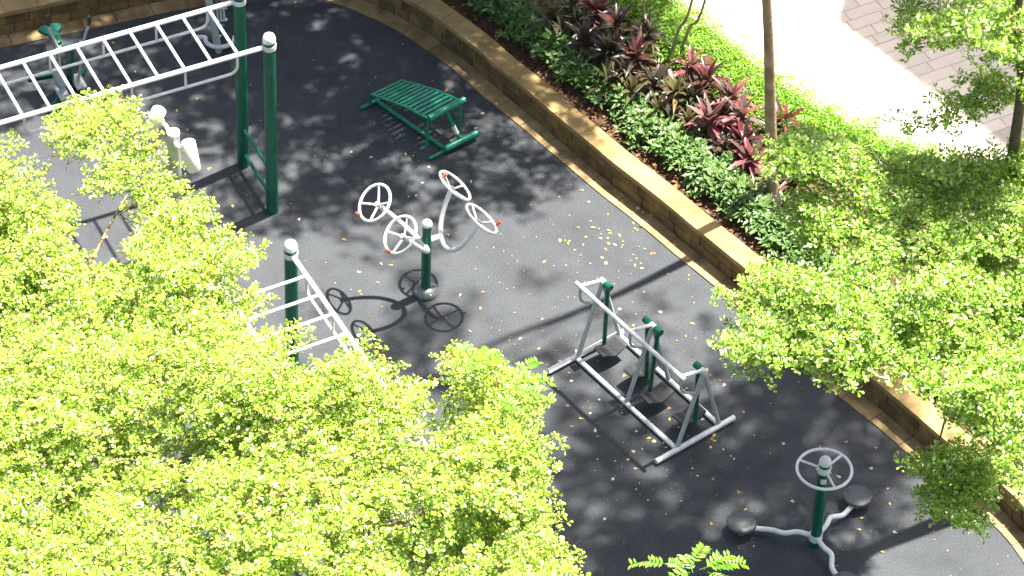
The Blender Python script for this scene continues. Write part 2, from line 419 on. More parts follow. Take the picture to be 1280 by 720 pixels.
def wp(s):
    s = min(max(s, 0), WLEN); x = np.interp(s, seg, wl[:, 0]); y = np.interp(s, seg, wl[:, 1])
    e = .12; a = max(s-e, 0); b = min(s+e, WLEN)
    t = np.array([np.interp(b, seg, wl[:, 0])-np.interp(a, seg, wl[:, 0]), np.interp(b, seg, wl[:, 1])-np.interp(a, seg, wl[:, 1])]); t /= np.linalg.norm(t)
    return np.array([x, y]), np.array([-t[1], t[0]])


def wq(s, off, z):
    p, n = wp(s); p = p+n*off; return (p[0], p[1], z)

b = MB()
poly = [wq(s, .06, 0) for s in np.linspace(0, WLEN, 160)] + [(3.0, -16, 0), (-16, -16, 0), (-16, 2, 0)]
b.add(poly, [tuple(range(len(poly)))[::-1]])
tag(b.build('court_floor', M['floor']), kind='structure')

# planter soil behind the wall: a strip following the wall, gently mounded
b = MB(); ss = np.linspace(0, WLEN, 140); offs = [.20, .32, .5, .9, 1.4, 2.0, 2.6, 3.4, 5.0]
zz = [.26, .275, .30, .33, .35, .345, .33, .30, .28]
V = [wq(s, o, z+random.uniform(-.012, .012)) for s in ss for o, z in zip(offs, zz)]
k = len(offs); F = [(i*k+j, (i+1)*k+j, (i+1)*k+j+1, i*k+j+1) for i in range(len(ss)-1) for j in range(k-1)]
b.add(V, F, True); tag(b.build('planter_soil', M['soil']), kind='structure')

# ------------------------------------------------------------------ retaining wall, stone by stone
wroot = empty('retaining_wall', wq(WLEN*.5, 0, 0), 'low curved wall of brown stone blocks with pale coping around the dark court', 'wall')
b = MB(); ss = np.linspace(0, WLEN, 150)
V = []
for s in ss: V += [wq(s, .014, -.3), wq(s, .014, H-.062), wq(s, .20, H-.062), wq(s, .20, -.3)]
b.add(V, [(i*4+j, i*4+(j+1) % 4, (i+1)*4+(j+1) % 4, (i+1)*4+j) for i in range(len(ss)-1) for j in range(4)])
b.build('core', M['mortar'], wroot)


def stone(name, s0, s1, o0, o1, z0, z1, m, parent, jit=.004, n=1, bevel=.006, tilt=0.0):
    b = MB(); j0 = random.uniform(-jit, jit); zt = random.uniform(-jit, jit)*.6
    V = []
    for s in np.linspace(s0, s1, n+1):
        V += [wq(s, o0+j0, z0), wq(s, o0+j0+tilt, z1+zt), wq(s, o1, z1+zt), wq(s, o1, z0)]
    F = [(i*4+j, (i+1)*4+j, (i+1)*4+(j+1) % 4, i*4+(j+1) % 4) for i in range(n) for j in range(4)]
    F += [(0, 1, 2, 3), tuple(n*4+q for q in (3, 2, 1, 0))]
    b.add(V, F); o = b.build(name, m, parent, bevel=bevel)
    o.data.update(); return o

s = .02; g_ = .003
while s < WLEN-.5:                                                  # coping slabs
    L = random.uniform(.36, .48); stone('coping_stone', s, s+L-g_, -.012, .235, H-.06, H, M['coping'], wroot, .003, 2, .004); s += L
for z0, z1, off in ((.004, .139, 0), (.145, H-.066, .13)):          # two courses of face blocks
    s = .02+off
    while s < WLEN-.5:
        L = random.uniform(.20, .30); stone('block', s, s+L-.007, 0, .05, z0, z1, M['block'], wroot, .006, 1, .005); s += L
kroot = tag(empty('drain_kerb', wq(WLEN*.5, -.1, 0)), kind='structure')
s = .05
while s < WLEN-.5:                                                  # flat kerb slabs along the foot of the wall
    L = random.uniform(.38, .46); stone('kerb_slab', s, s+L-.006, -.205, -.006, -.05, .016, M['kerb'], kroot, .003, 2, .004); s += L

# ------------------------------------------------------------------ plaza with pavers beyond the planting
PZ = .36
edge_px = [(640, -170), (740, -75), (800, -30), (850, 12), (905, 52), (960, 95), (1010, 130), (1070, 166), (1150, 196), (1230, 232), (1300, 275), (1420, 350)]
edge = [at(x, y, PZ) for x, y in edge_px]
b = MB(); far = [(16, -4, PZ), (20, 24, PZ), (2, 24, PZ)]
poly = [tuple(p) for p in edge] + far
bot = [(p[0], p[1], .1) for p in poly]; n = len(poly)
b.add(poly+bot, [tuple(range(n))] + [(i, i+n, (i+1) % n+n, (i+1) % n) for i in range(n)])
plaza = tag(b.build('plaza', M['grout']), kind='structure')
rowd = at(1165, 62, PZ)-at(1060, 98, PZ); rowd[2] = 0; rowd /= np.linalg.norm(rowd); perp = np.array([-rowd[1], rowd[0], 0])
o0 = at(1038, 28, PZ); TL, TW = .44, .165; cnt = 0; tmesh = None
epoly = [(p[0], p[1]) for p in poly]
for r in range(-14, 26):
    for c in range(-8, 9):
        p = o0 + perp*(r*TW) + rowd*(c*TL + (r % 3)*.155 + .07*(r % 2))
        cs = [p + rowd*a*TL/2 + perp*q*TW/2 for a in (-1, 1) for q in (-1, 1)]
        if not all(inpoly(q[0], q[1], epoly) for q in cs): continue
        x, y = pix(p)
        if not (-30 < y < 250 and 780 < x < 1330) or cnt >= 298: continue
        if tmesh is None:
            t = MB().box((0, 0, 0), TL-.008, TW-.008, .02).build('paver', M['tile'], plaza, world=False); tmesh = t.data
        else: t = bpy.data.objects.new('paver', tmesh); COL.objects.link(t); t.parent = plaza
        t.location = (p[0], p[1], PZ+.002+random.uniform(-.0015, .0015)); t.rotation_euler = (0, 0, math.atan2(rowd[1], rowd[0])); cnt += 1
# pavers out of sight of the photograph, joined
b = MB()
for r in range(-20, 60):
    for c in range(-14, 30):
        p = o0 + perp*(r*TW) + rowd*(c*TL + (r % 3)*.155 + .07*(r % 2))
        cs = [p + rowd*a*TL/2 + perp*q*TW/2 for a in (-1, 1) for q in (-1, 1)]
        if not all(inpoly(q[0], q[1], epoly) for q in cs): continue
        x, y = pix(p)
        if -30 < y < 250 and 780 < x < 1330: continue
        b.box((p[0], p[1], PZ+.002), TL-.008, TW-.008, .02, math.atan2(rowd[1], rowd[0]))
tag(b.build('pavers', M['tile'], plaza), kind='stuff')

# apartment block beyond the plaza: its roof corner draws the straight shade line on the pavers
BZ = 14.0
c0 = at(1038, 28, PZ); d1 = at(1165, 122, PZ)-c0; d1 /= np.linalg.norm(d1); d2 = at(1046, -2, PZ)-c0; d2 /= np.linalg.norm(d2)
c0 = c0 + SUN*(BZ-PZ); c0[2] = 0
broot = empty('apartment_block', (*(c0+d1*4+d2*4)[:2], 0), 'pale low apartment block standing beyond the far side of the plaza', 'building')
def BQ(a, q, z): p = c0+d1*a+d2*q; return (p[0], p[1], z)
LA, LQ = 5.0, 9.0
b = MB(); b.hexa([BQ(0, 0, -.3), BQ(LA, 0, -.3), BQ(LA, LQ, -.3), BQ(0, LQ, -.3), BQ(0, 0, BZ-.3), BQ(LA, 0, BZ-.3), BQ(LA, LQ, BZ-.3), BQ(0, LQ, BZ-.3)]); b.build('wall', M['concrete'], broot)
b = MB(); b.hexa([BQ(0, 0, BZ-.3), BQ(LA+.2, -.0, BZ-.3), BQ(LA+.2, LQ+.2, BZ-.3), BQ(0, LQ+.2, BZ-.3), BQ(0, 0, BZ), BQ(LA+.2, 0, BZ), BQ(LA+.2, LQ+.2, BZ), BQ(0, LQ+.2, BZ)]); b.build('roof', M['mortar'], broot)
for fl_no in range(4):
    z0 = 1.2+fl_no*3.2
    for i in range(2):
        for face in (0, 1):
            t0 = .9+i*2.2
            R4 = (lambda o, t, z: BQ(t, -o, z)) if face == 0 else (lambda o, t, z: BQ(-o, t, z))
            w_ = MB().hexa([R4(.05, t0, z0), R4(.05, t0+1.3, z0), R4(-.02, t0+1.3, z0), R4(-.02, t0, z0), R4(.05, t0, z0+1.5), R4(.05, t0+1.3, z0+1.5), R4(-.02, t0+1.3, z0+1.5), R4(-.02, t0, z0+1.5)]).build('window', M['dullsilver'], broot)
            MB().hexa([R4(.055, t0+.07, z0+.07), R4(.055, t0+1.23, z0+.07), R4(.03, t0+1.23, z0+.07), R4(.03, t0+.07, z0+.07), R4(.055, t0+.07, z0+1.43), R4(.055, t0+1.23, z0+1.43), R4(.03, t0+1.23, z0+1.43), R4(.03, t0+.07, z0+1.43)]).build('pane', M['glass'], w_)

# ------------------------------------------------------------------ monkey bar ladders
def make_ladder(label):
    """local: X along the rails, posts at X=0 and X=L, Y across"""
    L, W2, Z = 3.06, .40, 2.34
    root = empty('overhead_ladder', (0, 0, 0), label, 'monkey bars', 'overhead ladders in the court')
    for x in (0, L):
        for y in (-W2, W2):
            p = MB().tube([(x, y, 0), (x, y, Z+.07)], .066, 16).build('post', M['green'], root, False)
            MB().lathe((x, y, Z+.07), [(.07, 0), (.07, .02), (.068, .04), (.055, .075), (.03, .095), (1e-5, .102)]).build('cap', M['white'], p, False)
            MB().lathe((x, y, Z-.028), [(.074, 0), (.074, .056)]).build('collar', M['silver'], p, False)
    for y in (-W2, W2):
        MB().tube([(.05, y, Z), (L-.05, y, Z)], .027, 12).build('rail', M['silver'], root, False)
        b = MB(); b.tube(fillet([(.36, y, Z-.01), (.36, y, Z-.235), (L-.36, y, Z-.235), (L-.36, y, Z-.01)], .12), .0165, 10)
        h = b.build('side_handle', M['silver'], root, False)
        for i in (2, 4, 6): MB().tube([(.35+.295*i, y, Z-.02), (.35+.295*i, y, Z-.23)], .014, 8).build('stub', M['silver'], h, False)
    for i in range(9):
        x = .35+.295*i; MB().tube([(x, -W2+.01, Z), (x, W2-.01, Z)], .0175, 10).build('rung', M['silver'], root, False)
    for x in (0, L):
        for z in (.20, .56): MB().tube([(x, -W2+.05, z), (x, W2-.05, z)], .021, 10).build('step_bar', M['green'], root, False)
    return root

lad = make_ladder('overhead ladder on tall green posts at the far left, white rungs above the exercise bike')
pA, pB = at(341.5, 263), at(303, 207)
m = (pA+pB)/2; lad.location = m; lad.rotation_euler = (0, 0, math.radians(180+27.5))
lad2 = copy_tree(lad); lad2['label'] = 'second overhead ladder, mostly buried in the yellow-green crown left of the wheels'
a = at(363.5, 317, 2.34); a[2] = 0; ang = math.radians(-60.3); dx = np.array([math.cos(ang), math.sin(ang), 0]); dy = np.array([-dx[1], dx[0], 0])
lad2.location = a - dy*.40; lad2.rotation_euler = (0, 0, ang)

# ------------------------------------------------------------------ tai chi wheels
P0 = at(532, 366); sroot = empty('arm_wheel_spinner', P0, 'four white hand wheels with red knobs on one short green post', 'exercise machine')
P0x = lambda x, y, z: P0+np.array([x, y, z])
po = MB().tube([P0x(0, 0, .03), P0x(0, 0, 1.0)], .053, 18).build('post', M['green'], sroot)
MB().dome(P0x(0, 0, 1.0), .057, .055).lathe(P0x(0, 0, .985), [(.057, 0), (.057, .016)]).build('cap', M['white'], po)
b = MB().lathe(P0, [(.135, 0), (.137, .02), (.128, .05), (.105, .075), (.07, .09), (.055, .095)]); fl = b.build('flange', M['steel'], sroot)
for q in range(4): MB().dome(P0+np.array([.112*math.cos(q*1.57+.5), .112*math.sin(q*1.57+.5), .06]), .016).build('bolt', M['dullsilver'], fl)
v = np.array([.30, -.49, 0]); v /= np.linalg.norm(v)
for sgn, uang, hubs in ((1, math.radians(22), ((564.4, 236.5), (597.5, 278))), (-1, math.radians(26), ((472.5, 256), (504.5, 296)))):
    u = np.array([math.cos(uang), math.sin(uang), 0])*sgn
    nrm = u*math.cos(math.radians(47)) + np.array([0, 0, math.sin(math.radians(47))])
    hs = [at(*h, 1.15) for h in hubs]
    mid = (hs[0]+hs[1])/2; inn = P0x(0, 0, 0)+u*.065
    bot = at(556, 308, .72) if sgn > 0 else at(531.5, 308, .74)
    attach = P0x(0, 0, .845) + u*.06
    c0_, c1_ = hs[0]+(bot-mid)*4/3, hs[1]+(bot-mid)*4/3
    path = [(1-t)**3*hs[0]+3*t*(1-t)**2*c0_+3*t*t*(1-t)*c1_+t**3*hs[1] for t in np.linspace(0, 1, 15)]
    pth = spline(path, 3); near = min(pth, key=lambda q: np.linalg.norm((q-P0x(0, 0, .84))))
    arm = MB().tube(pth, .027, 12).build('arm', M['silver'], sroot)
    MB().tube([P0x(0, 0, near[2]), near], .034, 12).build('clamp', M['silver'], arm)
    for i, h in enumerate(hs):
        rim_c = h + nrm*.055; R = .205
        b = MB().ring(rim_c, nrm, R, .0165, 40, 8)
        x = np.cross([0, 0, 1.], nrm); x /= np.linalg.norm(x); y = np.cross(nrm, x)
        wheel = b.build('wheel', M['silver'], sroot)
        ph = {(1, 0): .5, (1, 1): .25, (-1, 0): .75, (-1, 1): .55}[(sgn, i)]
        for q in range(4):
            dr = x*math.cos(ph+q*math.pi/2)+y*math.sin(ph+q*math.pi/2)
            MB().tube([h+dr*.02, rim_c+dr*(R-.008)], .0125, 8).build('spoke', M['silver'], wheel)
        MB().tube([h-nrm*.02, h+nrm*.03], .028, 12).build('hub', M['dullsilver'], wheel)
        kp = {(1, 0): (560, 218), (1, 1): (623.5, 279), (-1, 0): (445.5, 268.5), (-1, 1): (485.5, 315)}[(sgn, i)]
        best = max(np.linspace(0, 6.283, 180), key=lambda q: -np.linalg.norm(pix(rim_c+(x*math.cos(q)+y*math.sin(q))*R+nrm*.04)-kp))
        kd = rim_c+(x*math.cos(best)+y*math.sin(best))*R
        b = MB().tube([kd, kd+nrm*.03], .012, 10).tube([kd+nrm*.025, kd+nrm*.07], .0185, 12).dome(kd+nrm*.07, .0185, .012, nrm)
        b.build('knob', M['red'], wheel)

# ------------------------------------------------------------------ air walker
f = [[at(722, 444, .04), at(776, 420, .04)], [at(780, 502, .04), at(839, 475.5, .04)], [at(844, 559.5, .04), at(902, 529, .04)]]
mids = [(q[0]+q[1])/2 for q in f]; ax = mids[2]-mids[0]; SP = np.linalg.norm(ax)/2; ax /= np.linalg.norm(ax); cx = np.array([-ax[1], ax[0], 0])
if cx[0] < 0: cx = -cx
O = mids[1]*[1, 1, 0]
aw = empty('air_walker', O, 'pale metal double walking frame with four black foot plates on green swing arms', 'exercise machine')
def A(l, c, z): return O+ax*l+cx*c+np.array([0, 0, z])
for c in (-.285, .285): MB().tube([A(-SP, c, .032), A(SP, c, .032)], .027, 10).build('base_rail', M['silver'], aw)
for l, c0_, c1_ in ((-SP-.02, -.66, .34), (SP+.02, -.57, .47)):
    MB().tube([A(l, c0_, .045), A(l, c1_, .045)], .030, 12).build('foot_tube', M['silver'], aw)
TOPZ = .985
for l in (-SP, 0, SP):
    for c in (-.28, .28): MB().tube([A(l, c, .05), A(l, 0, TOPZ)], .024, 10).build('leg', M['dullsilver'], aw)
    MB().tube([A(l-.035, 0, TOPZ), A(l+.035, 0, TOPZ)], .032, 12).build('joint', M['silver'], aw)
    MB().tube([A(l, 0, TOPZ+.02), A(l, -.31, 1.10)], .020, 10).build('cross_bar', M['silver'], aw)
    MB().tube(fillet([A(l, -.30, 1.085), A(l, -.30, .87), A(l, -.085, .72)], .13, 6), .016, 8).build('brace', M['dullsilver'], aw)
MB().tube([A(-SP-.06, -.31, 1.10), A(SP+.06, -.31, 1.10)], .0235, 12).build('handrail', M['silver'], aw)
for l, sg, tilt in ((-SP, 1, .0), (0, -1, .05), (0, 1, -.05), (SP, -1, .03)):
    lp = l+sg*.085
    hb = MB().tube([A(l+sg*.04, .0, TOPZ), A(l+sg*.13, .0, TOPZ)], .038, 14).build('pivot', M['green'], aw)
    MB().tube([A(lp, 0, TOPZ-.01), A(lp, tilt, .14)], .024, 12).build('swing_arm', M['green'], aw)
    # curled rubber foot plate
    b = MB(); n = 9; V = []
    for i in range(n):
        t = i/(n-1); cc = -.165+.33*t+tilt; z = .185 + .030*math.cos(t*2*math.pi)*(.7 if t > .5 else 1.0)
        wdt = .10*(1-.18*abs(2*t-1)**3)
        for dl in (-wdt, wdt):
            V += [A(lp+sg*.105+dl, cc, z), A(lp+sg*.105+dl, cc, z-.024)]
    F = []
    for i in range(n-1):
        o_ = i*4; F += [(o_, o_+4, o_+6, o_+2), (o_+1, o_+3, o_+7, o_+5), (o_, o_+1, o_+5, o_+4), (o_+2, o_+6, o_+7, o_+3)]
    F += [(0, 2, 3, 1), (n*4-4, n*4-3, n*4-1, n*4-2)]
    b.add(V, F); pd = b.build('foot_plate', M['rubber'], aw, bevel=.004)
    MB().tube([A(lp, tilt, .14), A(lp+sg*.12, tilt, .118)], .018, 10).build('plate_bracket', M['green'], aw)

# ------------------------------------------------------------------ waist twister
T0 = at(1018.5, 680); tw = empty('waist_twister', T0, 'green twister post with white hand wheel and round grey standing discs', 'exercise machine')
def Q(x, y, z): return T0+np.array([x, y, z])
po = MB().tube([Q(0, 0, 0), Q(0, 0, 1.19)], .057, 18).build('post', M['green'], tw)
MB().dome(Q(0, 0, 1.195), .062, .065).lathe(Q(0, 0, 1.175), [(.062, 0), (.062, .022)]).build('cap', M['white'], po)
MB().lathe(Q(0, 0, .08), [(.068, 0), (.068, .075)]).build('lower_collar', M['wheelwhite'], po)
# plain pale sticker wrapped on the camera side of the post
b = MB(); V = []
for q in np.linspace(-2.05, -1.0, 7): V += [Q(.0585*math.cos(q), .0585*math.sin(q), .93), Q(.0585*math.cos(q), .0585*math.sin(q), 1.0)]
b.add(V, [(i*2, i*2+2, i*2+3, i*2+1) for i in range(6)], True); b.build('sticker', M['sticker'], po)
HZ = 1.09
b = MB().ring(Q(0, 0, HZ), (0, 0, 1), .268, .0155, 56, 10); hw = b.build('hand_wheel', M['wheelwhite'], tw)
MB().lathe(Q(0, 0, HZ-.03), [(.067, 0), (.067, .075)]).build('collar', M['wheelwhite'], hw)
for tip in ((1004.5, 577), (1052, 569), (1041, 605)):
    d = at(*tip, HZ)-Q(0, 0, HZ); d /= np.linalg.norm(d)
    MB().tube([Q(0, 0, HZ)+d*.06, Q(0, 0, HZ)+d*.26], .0125, 8).build('spoke', M['wheelwhite'], hw)
    for s_ in (-1, 1):
        e = np.array([-d[1], d[0], 0])*s_; MB().ball(Q(0, 0, HZ)+d*.063+e*.032+[0, 0, .0], .013, 8).build('bolt', M['white'], hw)
dl = at(927.5, 652, .15)-T0; dr = at(1072.5, 618.5, .15)-T0
rr = .70; dirs = [dl[:2]/np.linalg.norm(dl[:2]), dr[:2]/np.linalg.norm(dr[:2])]
a3 = math.radians(-66); dirs.append(np.array([math.cos(a3), math.sin(a3)]))
for d, R in zip(dirs, (np.linalg.norm(dl[:2]), np.linalg.norm(dr[:2]), .68)):
    D_ = lambda r, z, k=0.: Q(d[0]*r-d[1]*k, d[1]*r+d[0]*k, z)
    MB().tube(spline([D_(.05, .12), D_(R*.25, .135, .0), D_(R*.42, .125, .035), D_(R*.6, .085, -.015), D_(R*.8, .075, -.01), D_(R, .085)], 5), .0265, 12).build('base_arm', M['wheelwhite'], tw)
    dk = MB().lathe(D_(R, .10), [(.05, -.03), (.06, 0), (.140, .008), (.150, .022), (.148, .042), (.135, .05), (.05, .053), (1e-5, .054)], n=32).build('standing_disc', M['grey'], tw)
    MB().lathe(D_(R, 0), [(.05, 0), (.05, .075)]).build('foot', M['dullsilver'], tw)

# ------------------------------------------------------------------ sit-up bench
fl_, fr_ = at(462.6, 117.4, .18), at(499.6, 99.9, .18); nl_, nr_ = at(537.5, 149.5, .50), at(578, 127.3, .50)
bo = (fl_+fr_+nl_+nr_)/4*[1, 1, 0]
sb = empty('sit_up_bench', bo, 'slatted green metal sit-up bench in the shade near the curved wall', 'exercise bench')
def bed(t, s_):                                           # t 0 far .. 1 near, s_ 0 left .. 1 right
    p = (fl_*(1-s_)+fr_*s_)*(1-t)+(nl_*(1-s_)+nr_*s_)*t
    return p + np.array([0, 0, .035*min(t/.6, (1-t)/.4)])
wd = (nr_-nl_+fr_-fl_)/2; wd[2] = 0
for s_ in (0, 1):
    base = bed(0, s_); g0 = np.array([base[0], base[1], .03])
    path = fillet([g0, bed(0, s_)+[0, 0, 0], bed(.3, s_), bed(.6, s_), bed(.985, s_)], .06)
    MB().tube(path, .0165, 10).build('side_rail', M['bgreen'], sb)
    MB().tube([bed(.97, s_)-[0, 0, .0], bed(.955, s_)*[1, 1, 0]+[0, 0, .03]], .0165, 10).build('leg', M['bgreen'], sb)
NS = 13
for i in range(NS):
    t = .035+.90*i/(NS-1); p0, p1 = bed(t, .02), bed(t, .98); dirb = bed(min(t+.02, 1), .5)-bed(t-.02, .5); dirb /= np.linalg.norm(dirb)
    up = np.cross(p1-p0, dirb); up /= np.linalg.norm(up); up = up if up[2] > 0 else -up
    hw_ = dirb*.022; th = up*.006
    MB().hexa([p0-hw_-th, p0+hw_-th, p1+hw_-th, p1-hw_-th, p0-hw_+th, p0+hw_+th, p1+hw_+th, p1-hw_+th]).build('slat', M['bgreen'], sb, bevel=.003)
b = MB().tube([bed(1, -.03)+[0, 0, .02], bed(1, 1.06)+[0, 0, .02]], .036, 14); b.build('upper_roller', M['bgreen'], sb)
rl, rr_ = at(555.5, 186.5, .08), at(596, 166.5, .08)
MB().tube([rl, rr_], .040, 14).build('foot_roller', M['bgreen'], sb)
MB().tube([bed(.98, .52), (rl+rr_)/2], .024, 12).build('strut', M['bgreen'], sb)
q0, q1 = bed(.98, .52), (rl+rr_)/2
MB().tube([q0*.5+q1*.5, q0*.25+q1*.75], .0255, 12).build('sticker', M['sticker'], sb)
e0, e1 = at(536, 198.5, .025), at(578, 177, .025); MB().tube([e0, e1], .022, 10).build('foot_tube', M['bgreen'], sb)
e2, e3 = at(451, 135.5, .025), at(490, 116, .025); MB().tube([e2, e3], .022, 10).build('foot_tube', M['bgreen'], sb)
MB().tube([(e2+e3)/2, (e0+e1)/2+(rl-e0)*[0, 0, .2]], .023, 10).build('spine_tube', M['bgreen'], sb)

# ------------------------------------------------------------------ exercise bike under the ladder
bk0 = at(90, 112); bk = empty('exercise_bike', bk0, 'green exercise bike with black-grip handles, seen through the ladder rungs', 'exercise machine')
seat_c = at(63, 37, .80)
# triangular saddle
b = MB(); sp = [(47, 36), (51, 32.5), (60, 29.5), (70, 28), (76, 29), (76.5, 33), (74.5, 39), (75.5, 46), (77, 51), (72, 53), (66, 49), (60, 42), (51, 39)]
top = [at(x, y, .82+.03*abs(y-40)/12) for x, y in sp]; n = len(sp); ctr = sum(top)/n + np.array([0, 0, -.01])
V = top+[p*[1, 1, 1]-[0, 0, .05] for p in top]+[ctr]
b.add(V, [(i, (i+1) % n, 2*n) for i in range(n)]+[(i, i+n, (i+1) % n+n, (i+1) % n) for i in range(n)]+[tuple(range(n, 2*n))[::-1]], True)
b.build('saddle', M['green'], bk, bevel=.008)
pv0, pv1 = at(71, 63, .78), at(106, 55, .78)
hub = MB().tube([pv0*.85+pv1*.15, pv0*.15+pv1*.85], .036, 14).build('pivot_tube', M['green'], bk)
for a_, c_ in ((pv0, pv1), (pv1, pv0)): MB().tube([a_*1.02-c_*.02, a_*.84+c_*.16], .042, 14).build('end_cap', M['white'], hub)
for (g1, g2, mid_, pv, ft, zb) in (((59.3, 19.5), (60.5, 33), (64, 42), pv0*.93+pv1*.07, (78, 114), .15), ((111.5, 20), (111, 32), (107, 41), pv1*.93+pv0*.07, (98, 100), .15)):
    a1, a2, a3_ = at(*g1, 1.28), at(*g2, 1.15), at(*mid_, 1.02)
    lv = MB().tube(fillet([a2, a3_, pv, at(*ft, zb)], .07), .0165, 10).build('swing_lever', M['dullsilver'], bk)
    MB().tube([a1, a2*.9+a1*.1], .021, 12).build('grip', M['rubber'], lv)
    p = at(ft[0], ft[1]+2, .12); MB().box(p, .12, .25, .025, .45).build('pedal', M['dullsilver'], bk, bevel=.006)
pc = (pv0+pv1)/2
MB().tube([pc, at(88, 104, .05)], .04, 14).build('post', M['green'], bk)
MB().tube([at(70, 52, .79), at(80, 100, .12)], .03, 12).build('seat_post', M['green'], bk)
MB().tube([at(62, 138, .04), at(104, 88, .04)], .036, 12).build('base_beam', M['green'], bk)
MB().tube([at(37, 97, .04), at(67, 92, .04)], .028, 12).build('foot_tube', M['green'], bk)
MB().tube([at(60, 139, .04), at(86, 133, .04)], .028, 12).build('foot_tube', M['green'], bk)
MB().lathe(at(74, 96, .34), [(.02, -.02), (.14, -.015), (.145, 0), (.14, .015), (.02, .02)], axis=(-.75, -.5, .1), n=26).build('flywheel', M['dullsilver'], bk)

# ------------------------------------------------------------------ leg trainer behind the right post
lt0 = at(275, 62); lt = empty('leg_trainer', lt0, 'grey leg trainer with round black step, half hidden behind a green ladder post', 'exercise machine')
MB().tube([at(273.5, 64, 0), at(262, 8, .66), at(258, -22, .98)], .042, 14).build('column', M['dullsilver'], lt)
MB().tube(spline([at(246, 46.5, .1), at(256, 47, .1), at(258, 53, .1), at(266, 58, .1), at(279, 58.5, .1), at(290, 54, .1), at(293, 47, .1), at(299, 44, .1)], 4), .026, 12).build('base_loop', M['silver'], lt)
MB().lathe(at(277, 49, .10), [(.02, .0), (.12, .0), (.125, .02), (.1, .03), (1e-5, .032)], n=26).build('step_disc', M['rubber'], lt)
MB().tube([at(276, 49, .1), at(277, 32, .28)], .035, 12).build('green_stub', M['green'], lt)
for k_ in (0, 4, 8): MB().tube([at(272.5+k_, 26, .36), at(271.5+k_, 11, .52)], .012, 8).build('frame_bar', M['silver'], lt)
MB().tube([at(270, 11, .53), at(284, 10, .53)], .014, 8).build('top_bar', M['silver'], lt)
MB().tube([at(270.5, 26, .36), at(284, 25, .36)], .014, 8).build('lower_bar', M['silver'], lt)
MB().box(at(276, 3, .60), .16, .12, .03, .4).build('pad', M['rubber'], lt, bevel=.008)
for q in ((283, 24), (262, 35), (275.5, 45)): MB().ball(at(*q, .3), .014, 8).build('bolt', M['white'], lt)

# ------------------------------------------------------------------ spotlight pole
LZ = 3.2; pp = at(216.5, 165, LZ); lp = empty('light_pole', pp*[1, 1, 0], 'pale round light pole with two tilted spotlight cans at its top', 'lamp post')
MB().tube([pp*[1, 1, 0], pp], .062, 18).build('pole', M['dullsilver'], lp)
MB().lathe(pp, [(.066, -.02), (.066, .004), (.06, .008), (1e-5, .009)]).build('top_plate', M['white'], lp)
cd = at(223.5, 186, LZ-.2); MB().tube([cd, (cd[0]+.02, cd[1], 0.)], .011, 6).build('conduit', M['silver'], lp)
for (t0, z0, t1, z1, k0) in (((199.3, 137), 3.30, (188, 163), 3.03, (207, 157)), ((235, 177), 3.18, (242.5, 212), 2.86, (221, 182))):
    a_, c_ = at(*t0, z0), at(*t1, z1); axd = c_-a_; ln = np.linalg.norm(axd)
    can = MB().lathe(a_, [(.062, 0), (.072, .008), (.072, ln-.01), (.066, ln)], axis=axd, n=24).build('spotlight', M['white'], lp)
    MB().lathe(a_, [(.05, ln+.001), (1e-5, ln+.002)], axis=axd, n=20).build('lens', M['rubber'], can)
    kk = at(*k0, LZ-.07); mm = a_*.6+c_*.4
    MB().tube([pp-[0, 0, .1], kk, mm], .024, 10).build('bracket', M['white'], can)
    MB().ball(kk*.5+mm*.5, .042, 12).build('swivel', M['white'], can)

# ------------------------------------------------------------------ planting
def dens(n, s0, s1, o0, o1):
    out = []
    for _ in range(n):
        s_ = random.uniform(s0, s1); p, nn = wp(s_); o_ = random.uniform(o0, o1); q = p+nn*o_; out.append((q[0], q[1], .27+.05*min(1, o_)))
    return np.array(out)

def s_near(px, py):
    p = at(px, py, H)[:2]; return seg[np.argmin(np.linalg.norm(wl-p, axis=1))]

# brown litter over the soil
P = dens(9000, s_near(0, 10), s_near(1250, 600), .25, 2.3); n = len(P)
th = RNG.uniform(0, 6.28, n); d = np.stack([np.cos(th), np.sin(th), RNG.normal(0, .25, n)], 1); L = RNG.uniform(.025, .075, n)
V, F, R = leaves(P+[0, 0, .008], d, L, L*.3, LANCE, roll=.35); tag(bulk('leaf_litter', V, F, M['litter'], None, R), kind='stuff')

# dark green ground cover band behind the coping
C, Ax = [], []
sA, sB = s_near(520, 5), s_near(1240, 595)
for _ in range(1900):
    s_ = random.uniform(sA, sB); wob = .06*math.sin(s_*5.1)+.05*math.sin(s_*11.7)
    o_ = random.triangular(.36+wob*.6, 1.02+wob, .62)
    p, nn = wp(s_); q = p+nn*o_; hgt = .36 + .10*math.exp(-((o_-.66)/.22)**2) + random.uniform(-.05, .06)
    C.append((q[0], q[1], hgt)); Ax.append(np.array([0, 0, 1.])+RNG.normal(0, .32, 3))
C, Ax = np.array(C), np.array(Ax)
n = len(C); k = 9
th = (np.arange(k)/k*6.283)[None]+RNG.uniform(0, 6.28, (n, 1)); el = RNG.normal(.35, .35, (n, k))
D = np.stack([np.cos(th)*np.cos(el), np.sin(th)*np.cos(el), np.sin(el)], -1)+.35*(Ax-[0, 0, 1])[:, None]
LL = (RNG.uniform(.07, .125, (n, k))).ravel()
V, F, R = leaves(np.repeat(C, k, 0)+RNG.normal(0, .012, (n*k, 3)), D.reshape(-1, 3), LL, LL*.16, LANCE, roll=.3, droop=.12)
tag(bulk('ground_cover', V, F, M['cover'], None, R), kind='stuff')

